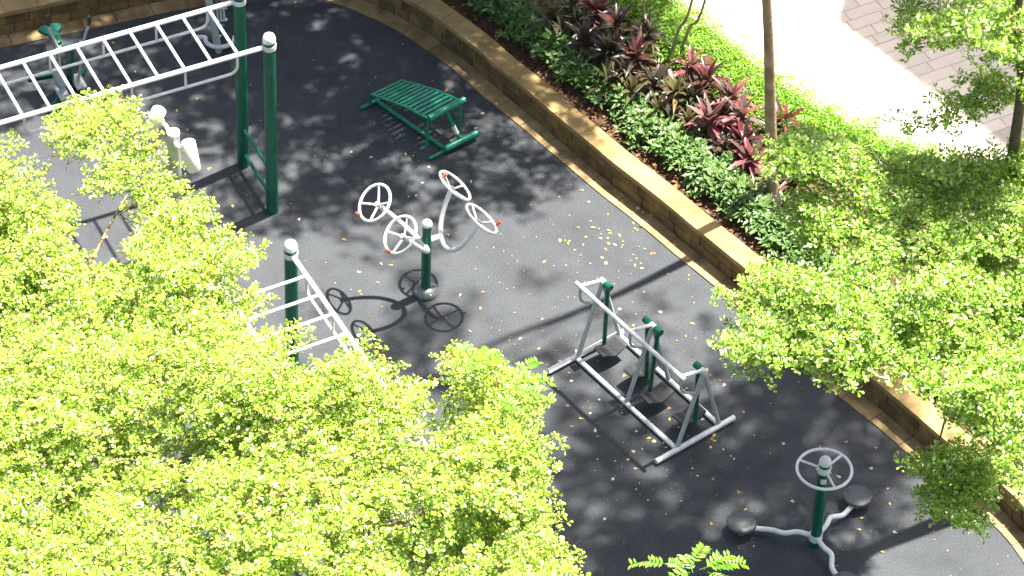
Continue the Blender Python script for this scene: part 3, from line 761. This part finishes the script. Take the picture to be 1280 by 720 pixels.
# feathery lime strip between the cordylines and the plaza
P = []
lime_line = spline([at(x, y, .4) for x, y in [(690, -60), (760, -12), (815, 22), (868, 62), (925, 105), (985, 145), (1050, 180), (1130, 210), (1210, 245), (1290, 290)]], 20)
for _ in range(5200):
    q = lime_line[random.randrange(len(lime_line))]; r_ = random.gauss(0, .19)
    P.append((q[0]+r_*.75+random.gauss(0, .05), q[1]+r_*.66+random.gauss(0, .05), .34+random.uniform(0, .26)))
P = np.array(P); n = len(P); k = 7
th = RNG.uniform(0, 6.28, (n, 1)); hd = np.stack([np.cos(th), np.sin(th), np.full_like(th, .0)], -1)[:, 0]
parts = []
for i in range(k):                                                       # a plume: short needles either side of an arching stem
    t = i/(k-1); pos = P + hd*(.16*t) + np.array([0, 0, 1.])*(.13*t-.11*t*t)
    sd_ = np.cross(hd, [0, 0, 1.])*(1 if i % 2 else -1) + hd*.7 + RNG.normal(0, .25, (n, 3))
    LL = RNG.uniform(.06, .11, n)*(1-.4*t); parts.append(leaves(pos, sd_, LL, LL*.10, LANCE, roll=.4))
V, F, R = join(parts); tag(bulk('lime_ferns', V, F, M['lime'], None, R), kind='stuff')

# cordylines: each a plant with its own stem and leaves
def blade(L, Wd, bend, ang):
    n = 7; V = []
    for i in range(n):
        t = i/(n-1); q = ang-bend*t; x = L*sum(math.cos(ang-bend*j/12*t) for j in range(12))/12*t; z = L*sum(math.sin(ang-bend*j/12*t) for j in range(12))/12*t
        wv = Wd*(math.sin(math.pi*min(1, (t+.04))**.75)**.8 if t < 1 else 0)+.004*(t < .5)
        V += [(x, wv, z+wv*.35), (x, 0, z), (x, -wv, z+wv*.35)]
    F = []
    for i in range(n-1):
        o_ = i*3; F += [(o_, o_+3, o_+4, o_+1), (o_+1, o_+4, o_+5, o_+2)]
    return V, F
BL = {}
for key in ('c_dark', 'c_red', 'c_pink', 'c_olive'):
    for j, (L, Wd, bend, ang) in enumerate(((.27, .024, .5, 1.25), (.33, .028, .75, .95), (.34, .028, .95, .55), (.29, .026, .8, .15))):
        me = bpy.data.meshes.new('leaf'); V, F = blade(L, Wd, bend, ang); me.from_pydata(V, [], F); me.materials.append(M[key])
        me.polygons.foreach_set('use_smooth', [True]*len(F)); BL[key, j] = me
def cordyline(px, py, hz, key, label, n=15, size=1.0):
    n += 5
    c = at(px, py, hz); root = empty('cordyline', (c[0], c[1], .30), label, 'plant', 'cordylines in the planter')
    st = MB().tube(spline([(c[0]+.02, c[1]-.015, .25), (c[0]-.01, c[1], (.3+hz)/2), (c[0], c[1], hz)], 4), [.016]*9, 7).build('stem', M['twig'], root)
    for i in range(n):
        t = i/n; j = min(3, int(t*4)); o = bpy.data.objects.new('leaf', BL[key, j]); COL.objects.link(o); o.parent = root
        o.location = (0, 0, hz-.30-.02-.10*t); sc = size*random.uniform(.8, 1.15)
        o.scale = (sc, sc*random.uniform(.85, 1.15), sc); o.rotation_euler = (random.uniform(-.25, .25), random.uniform(-.15, .15), i*2.4+random.uniform(-.3, .3))
for args in [
    (690, 20, .62, 'c_olive', 'olive-brown cordyline at the top edge, nearest the curve of the wall', 14, 1.0),
    (716, 4, .70, 'c_dark', 'dark bronze cordyline at the top edge, right of the olive-brown one', 15, 1.0),
    (748, 12, .74, 'c_red', 'deep red cordyline at the top edge left of the lime ferns', 15, 1.05),
    (733, 46, .66, 'c_dark', 'dusky bronze cordyline standing behind the ground cover, leftmost of the second row', 16, 1.05),
    (771, 28, .80, 'c_red', 'red-spiked cordyline beside the lime ferns near the thin leaning stems', 16, 1.05),
    (762, 62, .66, 'c_dark', 'large dark purple cordyline in the middle of the shaded clump', 18, 1.15),
    (796, 66, .72, 'c_red', 'maroon cordyline just left of the foot of the thin stems', 16, 1.05),
    (760, 100, .52, 'c_olive', 'drooping olive cordyline hanging over the shaded ground cover', 16, 1.0),
    (790, 110, .55, 'c_olive', 'olive and orange cordyline right behind the shaded ground cover', 16, .95),
    (818, 100, .62, 'c_dark', 'dark cordyline below the foot of the thin stems', 16, 1.05),
    (822, 135, .50, 'c_olive', 'bronze-orange cordyline close behind the sunlit ground cover', 18, .95),
    (845, 112, .62, 'c_olive', 'green-brown cordyline between the thin stems and the pink cordylines', 16, 1.05),
    (864, 80, .70, 'c_pink', 'pale pink cordyline against the lime ferns', 14, .95),
    (885, 96, .70, 'c_red', 'broad red-brown cordyline against the lime ferns, right of the pale pink one', 15, 1.05),
    (860, 148, .52, 'c_olive', 'low olive cordyline left of the bright pink one', 13, .85),
    (888, 148, .62, 'c_pink', 'bright pink cordyline with long pale leaves in full sun', 14, 1.15),
    (916, 118, .68, 'c_pink', 'dusty pink cordyline just left of the pale trunk, highest of that group', 14, 1.0),
    (928, 142, .66, 'c_pink', 'rose pink cordyline touching the pale trunk on its left', 16, 1.1),
    (905, 180, .50, 'c_dark', 'small dark cordyline below the bright pink one', 12, .85),
    (930, 172, .58, 'c_red', 'red-purple cordyline left of the trunk base', 15, 1.0),
    (940, 196, .55, 'c_pink', 'pink and purple cordyline low in front of the trunk base', 14, 1.05),
    (945, 240, .46, 'c_olive', 'dim green cordyline below the trunk, over the dark ground cover', 13, .9),
    (980, 150, .66, 'c_red', 'dark red cordyline right of the pale trunk', 14, 1.0),
    (1000, 215, .5, 'c_olive', 'dim green cordyline under the left tips of the right-hand crown', 14, 1.0),
    (1028, 245, .5, 'c_olive', 'olive cordyline almost hidden by the right-hand crown, behind the end of the ground cover', 14, 1.0),
    (975, 262, .45, 'c_dark', 'small dark cordyline just behind the ground cover, below the trunk', 13, .9),
    (985, 182, .60, 'c_red', 'red cordyline peeping out between the trunk and the right-hand crown', 14, .95),
    (1045, 188, .60, 'c_red', 'red-leaved cordyline showing above the right-hand crown by the lime ferns', 13, .9),
    (1110, 214, .60, 'c_dark', 'bronze cordyline at the edge of the plaza, half hidden by the right-hand crown', 13, .9),
    (705, 40, .52, 'c_dark', 'small dark bronze cordyline at the left end of the clump, beside the bare stems', 14, .9),
    (740, 78, .50, 'c_olive', 'dull olive cordyline low in the shade, left of the large dark purple one', 15, .9),
    (782, 88, .58, 'c_dark', 'dark cordyline squeezed between the large purple one and the olive-orange one', 15, 1.0),
    (808, 40, .72, 'c_dark', 'brown-purple cordyline against the lime ferns, left of the thin stems', 15, 1.0),
    (838, 146, .46, 'c_dark', 'low dark cordyline behind the brightest stretch of ground cover', 13, .9),
    (866, 118, .58, 'c_dark', 'brown cordyline between the pale pink and the bright pink ones', 15, 1.0),
    (900, 140, .56, 'c_red', 'red-brown cordyline crowded between two pink ones left of the trunk', 15, 1.0),
    (720, 24, .6, 'c_dark', 'purple-brown cordyline among the upper row, behind the dusky bronze one', 15, 1.0),
]: cordyline(*args)

# ------------------------------------------------------------------ trees
def tree(name, label, group, base, trunk_pts, radii, bark, leafm, centres, outdir, limbs, length=.5, L=.06, k=7, cat='tree', step=.055, twigs=True):
    root = empty(name, base, label, cat, group)
    MB().tube(spline(trunk_pts, 5), list(np.interp(np.linspace(0, 1, (len(trunk_pts)-1)*5+1), np.linspace(0, 1, len(radii)), radii)), 12).build('trunk', bark, root)
    for p0, p1, r0, r1 in limbs: limb(root, p0, p1, r0, r1, bark)
    C, A_, segs = fans(centres, outdir, length, .07, step)
    V, F, R = rosettes(C, A_, k, L)
    cr = tag(bulk('crown', V, F, leafm, root, R), kind='stuff')
    if twigs:
        V, F = twig_mesh(segs); tag(bulk('twigs', V, F, M['twig'], root), kind='stuff')
    return root


def fill(polys, n, zf, heart, er=((.25, 0), (-.12, 0), (.05, .11), (.05, -.11))):
    """spray centres whose outlines follow the crown, at heights zf(px, py, layer)"""
    C, D = [], []
    for P, share in polys:
        xs = [p[0] for p in P]; ys = [p[1] for p in P]; m_ = 0; tries = 0
        while m_ < n*share and tries < 200000:
            tries += 1
            x, y = random.uniform(min(xs), max(xs)), random.uniform(min(ys), max(ys))
            if not inpoly(x, y, P): continue
            z = zf(x, y); p = at(x, y, z); d = p-heart; d[2] = .15*np.linalg.norm(d[:2]); 
            d = d/np.linalg.norm(d) + RNG.normal(0, .35, 3)*[1, 1, .35]; d = d/np.linalg.norm(d)
            lt_ = np.array([d[1], -d[0], 0])
            if not all(inpoly(*pix(p+d*k_+lt_*j_), P) for k_, j_ in er): continue
            C.append(p); D.append(d); m_ += 1
    return np.array(C), np.array(D)

def bumpz(x, y): return .16*math.sin(x*.021+1.3*math.sin(y*.013))+.14*math.sin(y*.033+x*.009+2)

def radial_limbs(top, C, nl, r0=.035, zdrop=.5):
    idx = np.linspace(0, len(C)-1, nl).astype(int); ang = np.argsort(np.arctan2(C[:, 1]-top[1], C[:, 0]-top[0])); out = []
    for i in idx:
        e = C[ang[i]]*.85+np.array(top)*.15-[0, 0, .25]; st = np.array(top)+np.array([0, 0, -.6-random.uniform(0, zdrop)]); out.append((st, e, r0, .008))
    return out

G = 'bright yellow-green trees around the court'
# left back crown: sparse at its upper edge
base = at(85, 640); heart = base+np.array([0, 0, 3.6])
polyA = [([(-60, 185), (0, 172), (18, 178), (30, 205), (48, 235), (75, 265), (100, 300), (100, 330), (180, 330), (250, 330), (290, 345), (300, 340), (270, 380), (300, 420), (350, 450), (380, 500), (-60, 520)], .74),
         ([(60, 125), (95, 118), (140, 112), (175, 120), (190, 150), (200, 178), (222, 208), (236, 222), (262, 222), (240, 250), (205, 270), (215, 290), (160, 262), (110, 255), (90, 215), (62, 190), (48, 160)], .10),
         ([(150, 300), (210, 268), (255, 275), (300, 298), (345, 315), (355, 325), (320, 345), (250, 350), (180, 345)], .08), ([(165, 200), (205, 205), (240, 222), (275, 225), (270, 262), (225, 300), (165, 300), (165, 230)], .035), ([(240, 345), (340, 350), (350, 400), (420, 450), (300, 470), (240, 420)], .02), ([(-40, 205), (40, 225), (100, 290), (90, 340), (-40, 340)], .08)]
C, D = fill(polyA, 340, lambda x, y: 3.6+bumpz(x, y)+random.uniform(-.6, .35), heart)
tree('tree', 'yellow-green tree crown at the left edge, hiding the lower part of the light pole', G, base, [base, base+[.05, .02, 1.3], base+[0, .08, 2.4], heart-[0, 0, .4]], [.10, .07, .055, .03], M['bark'], M['crown'], C, D, radial_limbs(heart, C, 9), .55, .053, 6, step=.052)
# left front crown: dense, fills the lower left corner
base = at(420, 1010); heart = base+np.array([0, 0, 4.4])
polyB = [([(-70, 430), (60, 415), (200, 415), (270, 395), (315, 400), (350, 425), (395, 455), (425, 425), (445, 408), (470, 425), (500, 432), (520, 455), (535, 475), (525, 505), (524, 530), (552, 545), (565, 600), (565, 660), (575, 800), (-70, 800)], .80),
         ([(540, 470), (535, 452), (575, 415), (612, 440), (660, 470), (690, 495), (670, 520), (655, 545), (692, 557), (700, 590), (665, 605), (690, 618), (728, 616), (716, 650), (685, 685), (700, 700), (720, 722), (700, 800), (560, 800), (520, 640), (530, 565), (552, 540), (545, 510)], .20)]
C, D = fill(polyB, 770, lambda x, y: 4.2+bumpz(x, y)+random.uniform(-.7, .4), heart)
tree('tree', 'dense yellow-green tree crown filling the lower left corner', G, base, [base, base+[.08, .02, 1.5], base+[-.03, .06, 3.0], heart-[0, 0, .4]], [.13, .10, .075, .04], M['bark'], M['crown'], C, D, radial_limbs(heart, C, 12), .55, .053, 7, step=.052)
# right crown with low branches over the wall
base = at(1275, 590, .3); heart = base+np.array([-.2, .1, 4.6])
polyC = [([(960, 195), (1000, 158), (1050, 175), (1100, 190), (1160, 200), (1230, 190), (1330, 150), (1330, 520), (1330, 640), (1285, 632), (1248, 600), (1210, 550), (1180, 500), (1130, 480), (1085, 455), (1080, 430), (1020, 425), (1010, 380), (1060, 340), (1030, 300), (1000, 270), (1040, 235), (985, 215)], .66),
         ([(955, 335), (1010, 330), (1060, 350), (1100, 400), (1080, 460), (1050, 485), (1030, 480), (1010, 450), (960, 455), (940, 475), (920, 455), (900, 440), (890, 430), (940, 415), (960, 400), (910, 395), (880, 385), (890, 368), (930, 365)], .20),
         ([(938, 190), (975, 182), (1040, 190), (1060, 215), (1000, 225), (960, 215)], .025), ([(965, 262), (1000, 258), (1060, 270), (1060, 300), (1010, 290)], .025), ([(1140, 572), (1175, 560), (1215, 550), (1262, 575), (1262, 592), (1235, 618), (1222, 640), (1214, 678), (1196, 655), (1182, 668), (1168, 640), (1150, 632), (1158, 605), (1138, 600)], .055)]
def zC(x, y):
    return 4.6+bumpz(x*1.2, y*1.1)*.8+random.uniform(-.5, .4) if not (y > 555 and x < 1262) else 3.3+random.uniform(-.2, .2)
C, D = fill(polyC, 520, zC, heart, ((.22, 0), (-.08, 0), (.05, .08), (.05, -.08)))
lb = radial_limbs(at(1268, 230, 4.4), C, 11, .04, .9)
upC, upD = fill([([(1125, 5), (1180, 0), (1330, -10), (1330, 130), (1285, 128), (1262, 95), (1230, 75), (1200, 60), (1165, 48), (1130, 35)], 1.0)], 40, lambda x, y: 6.05+random.uniform(-.3, .3), heart, ((.15, 0), (-.1, 0)))
u2C, u2D = fill([([(1190, 88), (1230, 92), (1280, 105), (1280, 150), (1200, 160), (1130, 160), (1140, 140), (1230, 130)], 1.0)], 11, lambda x, y: 5.3+random.uniform(-.2, .2), heart, ((.15, 0), (-.1, 0)))
u3C, u3D = fill([([(1222, -20), (1310, -20), (1310, 110), (1262, 90), (1228, 60)], 1.0)], 12, lambda x, y: 6.7+random.uniform(-.3, .3), heart, ((.1, 0), (-.1, 0)))
C = np.vstack([C, upC, u2C, u3C]); D = np.vstack([D, upD, u2D, u3D])
top = base+np.array([.02, 0, 4.6])
tree('tree', 'green variegated tree on the right, its low branches reaching over the wall', G, base, [base, at(1278, 413, 2.3), at(1268, 230, 4.3), at(1266, 196, 4.75), at(1277, 105, 5.8), at(1272, 20, 6.7), at(1290, -80, 7.8)], [.115, .09, .062, .056, .045, .035, .025], M['darkbark'], M['crown2'], C, D, lb, .52, .057, 6, step=.054)

# trees that stand in the planter with crowns above the picture; they cast the dappled shade
def shade_tree(label, base, stems, blobs, bark, r0, nleaf=1.0):
    """stems: list of point lists; blobs: (ground px of the shade, height, radius, density)"""
    root = empty('tree', base, label, 'tree', 'slim trees in the planter')
    for st in stems:
        q = spline(st, 6); MB().tube(q, list(np.linspace(r0, r0*.26, len(q))), 12).build('trunk', bark, root)
    tops = [np.array(st[-1]) for st in stems]; parts = []
    for gx, gy, z, R, den in blobs:
        c = at(gx, gy)+SUN*z
        tp = min(tops, key=lambda q: np.linalg.norm(q-c)); limb(root, tp-[0, 0, random.uniform(.1, .9)], c, r0*.45, .012, bark, .05)
        nb = int(den*R*R*26)
        pts = c + np.clip(RNG.normal(0, .5, (nb, 3)), -1, 1)*[R, R, R*.38]
        dd = RNG.normal(0, 1, (nb, 3))*[1, 1, .3]
        CC, AA, _ = sprays(pts, dd, .4, .07, 7, .08, sub=False)
        parts.append(rosettes(CC, AA, 6, .085))
    V, F, R_ = join(parts); tag(bulk('crown', V, F, M['shade'], root, R_), kind='stuff')
    return root

def blob_px(P): return pix(P)
# pale trunk seen in the planter
tb = at(966, 250, .3)
tt = [tb+np.array([-.108, -.075, 1.])*q+[.012*q*math.sin(q*.8), .01*q*math.sin(q*.9+1), 0] for q in (0, 1.2, 2.4, 3.6, 5.0, 6.6, 8.2, 9.4)]
shade_tree('slim tree with a pale straight trunk standing among the pink cordylines', tb, [tt],
           [(560, 435, 10.2, .9, .8), (475, 430, 9.8, .8, .8), (640, 480, 10.2, .8, .7), (735, 395, 9.0, .45, .45), (860, 385, 8.5, .55, .4), (690, 530, 10.2, .9, .8), (548, 345, 10.0, .4, .9), (525, 415, 10., .55, 1.0), (512, 343, 10., .38, 1.3)], M['bark'], .068)
# thin leaning stems at the top
b1, b2, b3 = at(834, 88, .3), at(846, 82, .3), at(818, 80, .3)
st = [[b1, at(848, 38, .85), at(866, -2, 1.45), b1+[.55, .25, 3.5], b1+[.7, .5, 4.8]], [b2, at(862, 35, .85), at(882, -2, 1.4), b2+[.6, .2, 3.6], b2+[1.0, .1, 4.6]], [b3, at(810, 30, .8), at(805, -4, 1.2), b3+[-.15, .3, 3.5], b3+[-.3, .9, 4.8]]]
shade_tree('clump of three thin leaning stems among the dark cordylines at the top', b1, st,
           [(540, 130, 4.8, 1.5, 1.8), (640, 110, 4.4, 1.2, 1.7), (430, 165, 5.4, 1.3, 1.7), (560, 60, 5.4, 1.4, 1.7), (660, 20, 4.4, 1.2, 1.3), (620, 205, 5.2, .8, 1.2), (500, 225, 5.4, .75, 1.1), (700, 190, 4.8, .6, .9), (700, 45, 4.4, 1.0, 1.6), (770, 75, 4.1, .7, 1.2), (825, 110, 3.8, .35, .8), (620, 60, 5.2, 1.2, 1.6), (400, 260, 5.8, .5, .8), (560, 275, 5.6, .5, .7), (420, 250, 6.6, .7, 1.2), (500, 265, 6.6, .6, 1.1), (590, 250, 6.4, .6, 1.1), (660, 225, 6.2, .6, 1.0), (340, 262, 6.6, .6, 1.1), (560, -120, 5.4, 1.6, 1.6), (720, -60, 4.8, 1.2, 1.5)], M['bark'], .022)
tb = at(450, -75, .3)
shade_tree('tall tree rising behind the far end of the wall', tb, [[tb, tb+[.05, 0, 2], tb+[.2, .1, 4], tb+[.1, .2, 5.4]]],
           [(340, 50, 5.0, 1.7, 1.9), (200, 70, 5.2, 1.5, 1.8), (80, 40, 5.4, 1.5, 1.8), (350, 165, 5.6, 1.1, 1.7), (-40, 70, 5.2, 1.3, 1.7), (440, 10, 4.8, 1.5, 1.9), (300, 240, 5.6, .6, .8), (520, 20, 5.0, 1.4, 1.9), (280, 262, 6., .6, 1.1), (0, 15, 5., .9, 1.7), (110, 5, 5., .9, 1.7), (220, -10, 5., .9, 1.7), (240, -40, 5.2, 1.6, 1.7), (60, -40, 5.2, 1.6, 1.6), (400, 100, 5.8, 1.2, 1.7), (250, 150, 5.8, .8, 1.1), (600, -60, 5.2, 1.6, 1.3), (380, -150, 5.6, 1.8, 1.7), (160, -170, 5.6, 1.8, 1.7), (-60, -60, 5.6, 1.8, 1.7), (-160, 60, 5.6, 1.5, 1.7), (500, 120, 6.0, 1.2, 1.6), (300, 110, 6.1, 1.2, 1.6), (120, 120, 5.8, .6, 1.2)], M['darkbark'], .11)
tb = at(1405, 300, .3)
shade_tree('tall tree behind the right-hand crown, shading the foot of the court', tb, [[tb, tb+[-.05, .1, 3], tb+[-.3, .3, 6], tb+[-.5, .4, 8.6]]],
           [(760, 650, 9.4, 1.1, 1.87), (770, 560, 9.2, .8, 1.53), (660, 610, 9.6, .9, 1.53), (850, 640, 9.2, .7, 1.53), (880, 570, 9.0, .9, 1.70), (800, 720, 9.4, .8, 1.53), (960, 640, 9.0, 1.1, 1.87), (1000, 540, 8.8, 1.0, 1.70), (1060, 590, 8.6, .9, 1.70), (930, 480, 8.8, .6, 1.36), (1000, 460, 8.8, .5, 1.19), (960, 730, 9.2, .7, 1.36), (1130, 600, 8.6, .7, 1.53), (1100, 520, 8.6, .6, 1.53), (700, 700, 9.6, .7, 1.36), (1075, 630, 8.8, .5, 1.5), (840, 490, 9.0, .6, 1.4), (900, 525, 9.0, .6, 1.5), (765, 505, 9.2, .45, 1.2), (840, 690, 9.4, .7, 1.5), (905, 690, 9.2, .7, 1.5), (960, 580, 9.0, .7, 1.5), (1020, 670, 8.8, .5, 1.2)], M['darkbark'], .12)

# ------------------------------------------------------------------ feathery seedlings
def frond(c, d, L, n=9, w_=.05, m=None, parent=None):
    """one feather leaf: a rachis with paired leaflets"""
    d = np.asarray(d, float); d /= np.linalg.norm(d); side = np.cross(d, [0, 0, 1.]); side /= np.linalg.norm(side)
    ts = np.linspace(.18, .97, n); pos = []; dd = []; LL = []
    bend_ = random.uniform(-.12, .12)
    for t in ts:
        p = np.asarray(c)+d*L*t+side*bend_*L*t*t+np.array([0, 0, .10*L*math.sin(t*3.0)-.16*L*t*t])
        for sg in (-1, 1):
            if random.random() < .05: continue
            pos.append(p); dd.append(side*sg+d*.45+np.array([0, 0, random.uniform(-.05, .2)])); LL.append(w_*(.65+.6*math.sin(t*2.6))*random.uniform(.72, 1.12))
    LL = np.array(LL); V, F, R = leaves(np.array(pos), np.array(dd), LL, LL*.20, LANCE, roll=.12)
    b = MB(); b.add(V, [tuple(f_) for f_ in F])
    b.tube([np.asarray(c)+d*L*t+side*bend_*L*t*t+np.array([0, 0, .10*L*math.sin(t*3.0)-.16*L*t*t]) for t in np.linspace(0, .97, 7)], .0035, 5)
    return b.build('leaf', m or M['frond'], parent)

def seedling(label, top_px, z, fr_list, stem_base_px):
    top = at(*top_px, z); root = empty('seedling', at(*stem_base_px, 0)*[1, 1, 0], label, 'plant', 'feathery seedlings')
    basep = np.array([top[0]+.05, top[1]-.1, 0]); root.location = basep
    MB().tube(spline([basep, basep*.5+top*.5+[.04, 0, 0], top], 5), list(np.linspace(.016, .006, 11)), 8).build('stem', M['twig'], root)
    for (x0, y0, x1, y1, w_) in fr_list:
        a_, c_ = at(x0, y0, z), at(x1, y1, z+random.uniform(-.02, .06)); L = np.linalg.norm(c_-a_)
        frond(a_, c_-a_, L, max(7, int(L/.035)), w_, parent=root)
seedling('bright green feathery seedling poking up at the bottom edge below the standing disc', (868, 722), 4.4,
         [(836, 706, 789, 700, .075), (862, 712, 884, 680, .07), (858, 712, 836, 702, .06), (874, 712, 933, 704, .08), (880, 712, 912, 690, .07), (862, 716, 842, 722, .07), (884, 715, 916, 735, .07), (866, 716, 856, 692, .06)], (868, 900))
seedling('bright green feathery seedling poking out of the lower left crown near the walking frame', (632, 520), 4.7,
         [(590, 462, 578, 425, .07), (592, 460, 626, 448, .075), (588, 470, 610, 430, .07), (632, 478, 690, 470, .075), (626, 488, 692, 492, .07), (640, 474, 672, 448, .07), (600, 470, 560, 452, .06), (620, 500, 650, 510, .07)], (632, 900))

# ------------------------------------------------------------------ fallen leaves on the court
fm = []
for q in range(6):
    V, F, R = leaves(np.zeros((1, 3)), np.array([[1., 0, 0]]), [1.0], [.24+.03*q], LANCE if q % 2 else LEAF, roll=.05, droop=.12*(q-2)*.5)
    me = bpy.data.meshes.new('fallen_leaf'); me.from_pydata([tuple(v_-[.5, 0, 0]) for v_ in V], [], [tuple(f_) for f_ in F]); me.materials.append(M[('yleaf', 'bleaf', 'pleaf')[q % 3]]); fm.append(me)
LCOL = ('yellow', 'orange-brown', 'pale cream')
def leaf_place(x, y, kerb):
    if kerb: return 'on the stone kerb at the wall foot'
    for (cx_, cy_), r_, nm in (((795, 262), 75, 'on the sunlit floor beside the kerb'), ((825, 500), 125, 'on the floor around the walking frame'), ((1020, 630), 130, 'on the floor around the twister'),
                           ((530, 150), 110, 'on the shaded floor around the bench'), ((530, 330), 120, 'on the floor around the four-wheel spinner'), ((170, 130), 210, 'on the dark floor near the tall ladder')):
        if math.hypot(x-cx_, (y-cy_)*1.2) < r_: return nm
    return 'on the open floor away from the equipment'
def court_ok(x, y):
    p = at(x, y)[:2]; i = np.argmin(np.linalg.norm(wl-p, axis=1)); pp_, nn = wp(seg[i]); return (p-pp_)@nn < -.03
spots = [(221, 139), (234, 163), (314, 177), (507, 193), (558, 113), (604, 142), (430, 300), (374, 275), (291, 258), (262, 211), (449, 340), (488, 332), (520, 245), (700, 301), (681, 327), (797, 262), (803, 268), (790, 268), (775, 258), (807, 272), (815, 270),
         (742, 285), (757, 312), (768, 306), (752, 322), (825, 390), (866, 405), (880, 466), (905, 482), (811, 548), (818, 552), (832, 560), (838, 556), (871, 546), (893, 544), (890, 548), (727, 524), (747, 546), (744, 538), (932, 637), (923, 615), (991, 627), (1058, 553), (1048, 596), (1057, 605), (1095, 560), (1090, 586), (1078, 648), (1119, 666), (1103, 690), (780, 470), (784, 463), (720, 440), (700, 452)]
sp_all = list(spots)
while len(sp_all) < 285:
    r_ = random.random()
    if r_ < .15: x, y = random.gauss(765, 45), random.gauss(285, 28)
    elif r_ < .33: x, y = random.gauss(830, 70), random.gauss(530, 40)
    else: x, y = random.uniform(0, 1280), random.uniform(0, 720)
    if 0 < x < 1280 and 0 < y < 720 and court_ok(x, y): sp_all.append((x, y))
for i, (x, y) in enumerate(sp_all):
    p = at(x, y); o = bpy.data.objects.new('fallen_leaf', fm[(i*7+i//6) % 6]); COL.objects.link(o)
    on_kerb = 0.0
    q = p[:2]; j = np.argmin(np.linalg.norm(wl-q, axis=1)); pp_, nn = wp(seg[j])
    if (q-pp_)@nn > -.22: on_kerb = .018
    o.location = (p[0], p[1], .006+on_kerb); sc = random.uniform(.026, .05) if i >= len(spots) else random.uniform(.045, .065)
    o.scale = (sc, sc, sc); o.rotation_euler = (random.uniform(-.15, .15), random.uniform(-.15, .15), random.uniform(0, 6.28))
    lc = LCOL[((i*7+i//6) % 6) % 3]; pl_ = leaf_place(x, y, on_kerb > 0)
    tag(o, f'tiny {lc} fallen leaf lying {pl_}', 'leaf', f'{lc} fallen leaves {pl_}')
P = []
while len(P) < 550:
    x, y = random.uniform(0, 1280), random.uniform(-40, 760)
    if random.random() < .35: x, y = random.gauss(790, 130), random.gauss(400, 150)
    if court_ok(x, y): P.append(at(x, y, .006))
P = np.array(P); n = len(P); th = RNG.uniform(0, 6.28, n); L = RNG.uniform(.006, .02, n)
V, F, R = leaves(P, np.stack([np.cos(th), np.sin(th), RNG.normal(0, .1, n)], 1), L, L*.33, LANCE, roll=.15)
tag(bulk('leaf_crumbs', V, F, M['yleaf'], None, R), kind='stuff')
